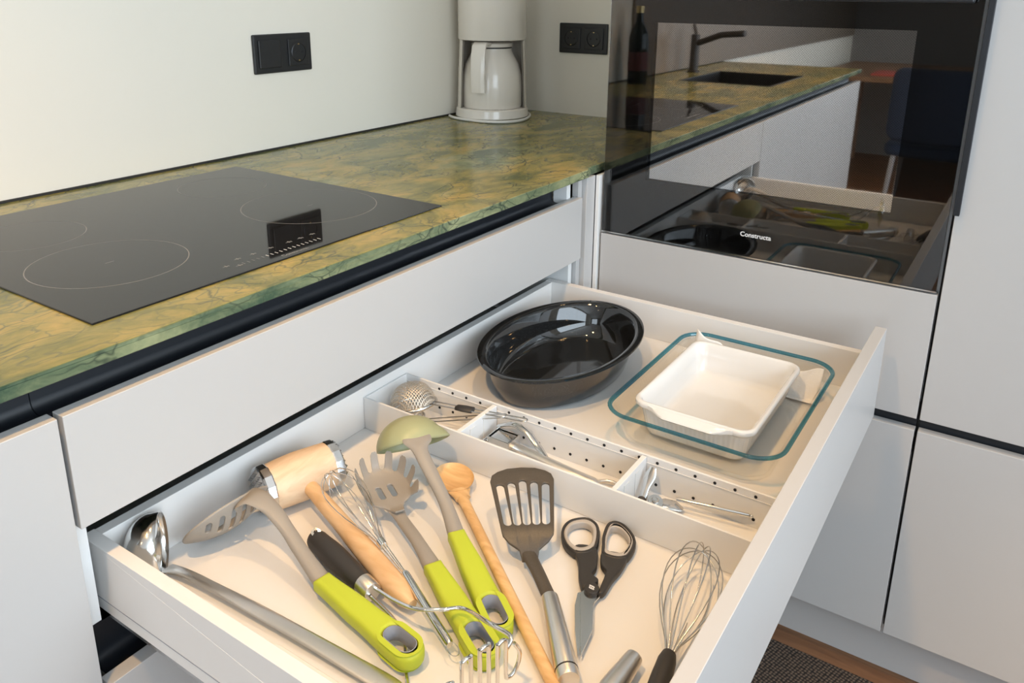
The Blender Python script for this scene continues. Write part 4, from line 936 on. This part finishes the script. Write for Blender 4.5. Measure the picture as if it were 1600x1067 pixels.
vs, fs = fill([[(.3360, -.4130), (.3320, -.4230), (.3040, -.4215), (.2700, -.4330), (.2385, -.4440), (.2690, -.4235), (.3000, -.4060), (.3180, -.3995)]], .0018, .0004, 1)
B().add([V(v.x, v.y, v.z + zsx - .0012) for v in vs], fs).obj('blade', 'steel', t)
pv = V(.3270, -.4120, zsx + .0042); B().lathe([(.0085, -.0025), (.0085, .0012), (.0078, .0020), (.0001, .0020)], pv, seg=28).obj('pivot_cap', 'blackgrip', t, smooth=40)
b = B()
for x, y, w1, w2 in ((-.0018, -.001, .0008, .0028), (.0018, .001, .0008, .0028), (0, .0022, .0020, .0006), (0, -.0022, .0020, .0006), (0, 0, .0006, .0006)): b.box(pv.x + x - w1, pv.x + x + w1, pv.y + y - w2, pv.y + y + w2, pv.z + .00205, pv.z + .0022)
b.obj('pivot_emblem', 'whiteprint', t)

# ------------------------------------------------------------------ steel handle end, white scraper
t = thing('steel_handled_peeler', 'stubby steel handle end of a tool in front of the scissors', 'kitchen tool', (.22, -.49, ZF))
a0_, a1_ = V(.2640, -.4930, ZF + .0135), V(.1620, -.4880, ZF + .0105); dn = (a1_ - a0_).normalized(); n = 12
B().tube([a0_.lerp(a1_, k / (n - 1)) for k in range(n)], [spline1([0, .02, .5, .97, 1], [.0088, .0096, .0122, .0098, .0085], k / (n - 1)) for k in range(n)], 24).obj('handle', 'brushed', t, smooth=40)
B().tube([a1_, a1_ + dn * .02], .003, 12).obj('shank', 'steel', t, smooth=40)
vs, fs = fill([rrect(.0440, .0860, -.3150, -.1720, .014)], .0060, .0018, 2)
sp_ = B().add([V(v.x, v.y, v.z + ZF + .0034) for v in vs], fs).obj('dough_scraper', 'plasticwhite', None, smooth=50); tag(sp_, 'pale rounded plastic scraper lying between steel ladle and drawer side', 'scraper')

# ------------------------------------------------------------------ things in the tray
zt_ = zb_ + .0017
def strainer(name, label, c, Rb, zrim, hpath, gap, grip):
    t = thing(name, label, 'strainer', (c[0], c[1], ZF))
    o_ = V(c[0], c[1], zrim)
    B().lathe([(Rb * math.cos(a) ** .8, Rb * 1.0 * math.sin(a)) for a in [PI / 2 * k / 14 for k in range(14)]] + [(.0003, Rb * 1.0)], o_, (.05, .28, 1), 40).obj('mesh_bowl', 'mesh', t, smooth=60)
    ax = V(.05, .28, 1).normalized(); u_ = ax.orthogonal().normalized(); w_ = ax.cross(u_)
    B().tube([o_ + (u_ * math.cos(2 * PI * k / 40) + w_ * math.sin(2 * PI * k / 40)) * (Rb + .0006) for k in range(40)], .0020, 8, closed=True, flat=1.5).obj('rim', 'wire', t, smooth=60)
    P_ = [Vector(p) for p in hpath]; d_ = (P_[-1] - P_[0]).normalized(); s_ = d_.cross(V(0, 0, 1)).normalized()
    loop = [P_[0] + s_ * gap, P_[0].lerp(P_[-1], .5) + s_ * gap] + [P_[-1] + s_ * (gap * math.cos(a)) + d_ * (gap * math.sin(a)) for a in [PI * k / 8 for k in range(9)]] + [P_[0].lerp(P_[-1], .5) - s_ * gap, P_[0] - s_ * gap]
    B().tube(loop, .0011, 8).obj('wire_handle', 'wire', t, smooth=60)
    if grip:
        g0 = P_[0].lerp(P_[-1], grip); g1 = P_[0].lerp(P_[-1], grip + .20)
        flat_loft([g0, g0.lerp(g1, .08), g0.lerp(g1, .5), g1.lerp(g0, .06), g1], [.003, .0070, .0085, .0078, .005], [.0015, .0034, .0038, .0036, .002]).obj('grip', 'blackgrip', t, smooth=50)
strainer('tea_strainer', 'fine wire mesh strainer with black grip in the back tray compartment', (.5060, -.0060), .0355, zt_ + .0270, [(.5080, -.0430, ZF + .0430), (.5250, -.1960, ZF + .0555)], .0045, .26)
strainer('tea_strainer', 'smaller wire strainer tucked beneath the black-gripped strainer', (.4960, -.0050), .0230, zt_ + .0085, [(.4990, -.0290, ZF + .0120), (.5140, -.1270, ZF + .0560), (.5160, -.1640, ZF + .0560)], .0060, 0)

t = thing('garlic_press', 'steel garlic press with curved handles in the middle tray compartment', 'garlic press', (.51, -.24, ZF))
pth = smoothpath([(.5270, -.1500, ZF + .030), (.5290, -.1750, ZF + .040), (.5270, -.2000, ZF + .036), (.5200, -.2230, ZF + .024), (.5090, -.2420, ZF + .020)], 6); n = len(pth)
flat_loft(pth, resample([.0045, .0060, .0062, .0055, .0040], n), resample([.0022, .003, .003, .003, .0022], n)).obj('lever_arm', 'steel', t, smooth=60)
pth = smoothpath([(.5120, -.1850, ZF + .0170), (.5060, -.2300, ZF + .0175), (.5030, -.2800, ZF + .0150), (.5060, -.3150, ZF + .0120), (.5090, -.3240, ZF + .0110)], 8); n = len(pth)
flat_loft(pth, resample([.0075, .0085, .0090, .0080, .0050], n), resample([.0045, .0055, .0055, .0040, .0026], n)).obj('lower_handle', 'brushed', t, smooth=60)
b = B(); b.tube([(.5100 + .0135 * math.cos(2 * PI * k / 24), -.3400 + .0165 * math.sin(2 * PI * k / 24), ZF + .0085) for k in range(24)], .0028, 8, closed=True); b.obj('end_ring', 'brushed', t, smooth=60)
b = B(); x0, x1, y0, y1, z0_, z1q = .4950, .5250, -.1900, -.1520, ZF + .0060, ZF + .0300; w4 = .0016
b.box(x0, x1, y0, y0 + w4, z0_, z1q); b.box(x0, x1, y1 - w4, y1, z0_, z1q); b.box(x0, x0 + w4, y0 + w4, y1 - w4, z0_, z1q); b.box(x1 - w4, x1, y0 + w4, y1 - w4, z0_, z1q); b.box(x0 + w4, x1 - w4, y0 + w4, y1 - w4, z0_, z0_ + w4); b.obj('hopper', 'steel', t, bevel=.0008)
B().box(.4985, .5215, -.1865, -.1555, ZF + .0220, ZF + .0285).obj('plunger', 'steel', t, bevel=.001)
B().tube([(.4900, -.1470, ZF + .020), (.5320, -.1470, ZF + .020)], .003, 12).obj('hinge_pin', 'steel', t, smooth=40)

t = thing('bottle_opener', 'small steel bottle opener with dark joint standing in the front tray compartment', 'bottle opener', (.505, -.395, ZF))
pth = smoothpath([(.5060, -.3910, ZF + .0120), (.5150, -.3900, ZF + .022), (.5270, -.3900, ZF + .0340), (.5350, -.3905, ZF + .0440)], 6); n = len(pth)
flat_loft(pth, resample([.0050, .0050, .0080, .0045], n), resample([.0018, .0018, .0022, .0014], n)).obj('handle', 'steel', t, smooth=60)
B().sphere((.5030, -.3905, ZF + .0115), .0065, 16, 10).obj('joint', 'blackgrip', t, smooth=60)
B().tube([(.4900 + .0085 * math.cos(2 * PI * k / 20), -.3885 + .0065 * math.sin(2 * PI * k / 20), ZF + .0145 + .004 * math.sin(2 * PI * k / 20)) for k in range(20)], .0019, 8, closed=True).obj('opener_ring', 'steel', t, smooth=60)
t = thing('tin_opener', 'small steel tin opener with toothed wheel in the front tray compartment', 'tin opener', (.505, -.425, ZF))
B().lathe([(.0002, 0), (.0095, 0), (.0095, .003), (.0002, .003)], (.5060, -.4080, ZF + .0150), (-.3, -.3, 1), 18).obj('wheel', 'steel', t, smooth=25)
b = B(); b.tube([(.5060 + .0042 * math.cos(2 * PI * k / 16), -.4080 + .0042 * math.sin(2 * PI * k / 16), ZF + .0190) for k in range(16)], .0011, 6, closed=True); b.obj('wheel_ring', 'steel', t, smooth=60)
flat_loft([(.5080, -.4060, ZF + .0110), (.5150, -.4180, ZF + .0120), (.5190, -.4300, ZF + .0110), (.5200, -.4400, ZF + .008)], [.006, .0110, .0105, .004], [.0016, .002, .002, .0012]).obj('plate', 'steel', t, smooth=50)
t = thing('steel_skewer', 'slim round metal rod leaning along the tray wall', 'skewer', (.53, -.47, ZF))
B().tube([(.5250, -.4290, ZF + .0170), (.5262, -.4340, ZF + .0172), (.5385, -.5180, ZF + .0210), (.5387, -.5195, ZF + .0210)], [.0020, .0026, .0026, .0018], 12).obj('rod', 'steel', t, smooth=40)
B().sphere((.5390, -.5215, ZF + .0211), .0024, 10, 8).obj('rod_tip', 'steel', t, smooth=60)
t = thing('paring_blade', 'thin pointed steel pick lying flat in the front tray compartment', 'pick', (.51, -.47, ZF))
flat_loft([(.4990, -.4350, ZF + .0060), (.5010, -.4430, ZF + .0065), (.5030, -.4520, ZF + .0062), (.5080, -.4800, ZF + .0050), (.5140, -.5060, ZF + .0040)], [.0050, .0075, .0055, .0030, .0004], [.0020, .0026, .0020, .0012, .0004]).obj('shaft', 'steel', t, smooth=60)

# ------------------------------------------------------------------ dining corner, seen mirrored in the oven
t = thing('dining_table', 'brown wooden dining table in the room behind the kitchen run', 'table', (-3.75, -.25, 0))
B().box(-4.40, -3.10, -1.10, .60, .735, .765).obj('table_top', 'tablewood', t, bevel=.003)
for x in (-4.32, -3.18):
    for y in (-1.02, .52): B().box(x - .03, x + .03, y - .03, y + .03, 0, .7348).obj('leg', 'tablewood', t)
t = thing('dining_chair', 'dark blue upholstered chair on slim legs by the dining table', 'chair', (-2.45, -.25, 0))
vs, fs = fill([rrect(-.24, .24, 0, .40, .06)], .05, .02, 3, grid=.06)
B().add([V(-2.30 + v.z - .25 * (v.y) * .3 + .10 * (v.x / .24) ** 2 * -.6, -.25 + v.x, .50 + v.y) for v in vs], fs).obj('backrest', 'bluefabric', t, smooth=60)
vs, fs = fill([rrect(-.24, .24, -.23, .23, .07)], .07, .025, 3)
B().add([V(-2.56 + v.y, -.25 + v.x, .445 + v.z) for v in vs], fs).obj('seat', 'bluefabric', t, smooth=60)
for x, y in ((-2.36, -.07), (-2.36, -.43), (-2.74, -.07), (-2.74, -.43)):
    q = V(x - (-2.55), y + .25, 0) * .16; B().tube([V(x, y, .43), V(x, y, 0.0) + q], [.015, .010], 12).obj('leg', 'greymetal', t, smooth=40)
tag(B().box(-3.55, -3.25, .02, .26, .7653, .777).obj('magazine', 'magazine'), 'red magazine lying on the dining table', 'magazine')
tag(B().box(-3.95, -3.65, -.22, .02, .7653, .769).obj('paper_sheet', 'pagewhite'), 'white sheet of paper lying on the dining table', 'paper')

for o in bpy.data.objects:
    if '_w' in o: del o['_w']
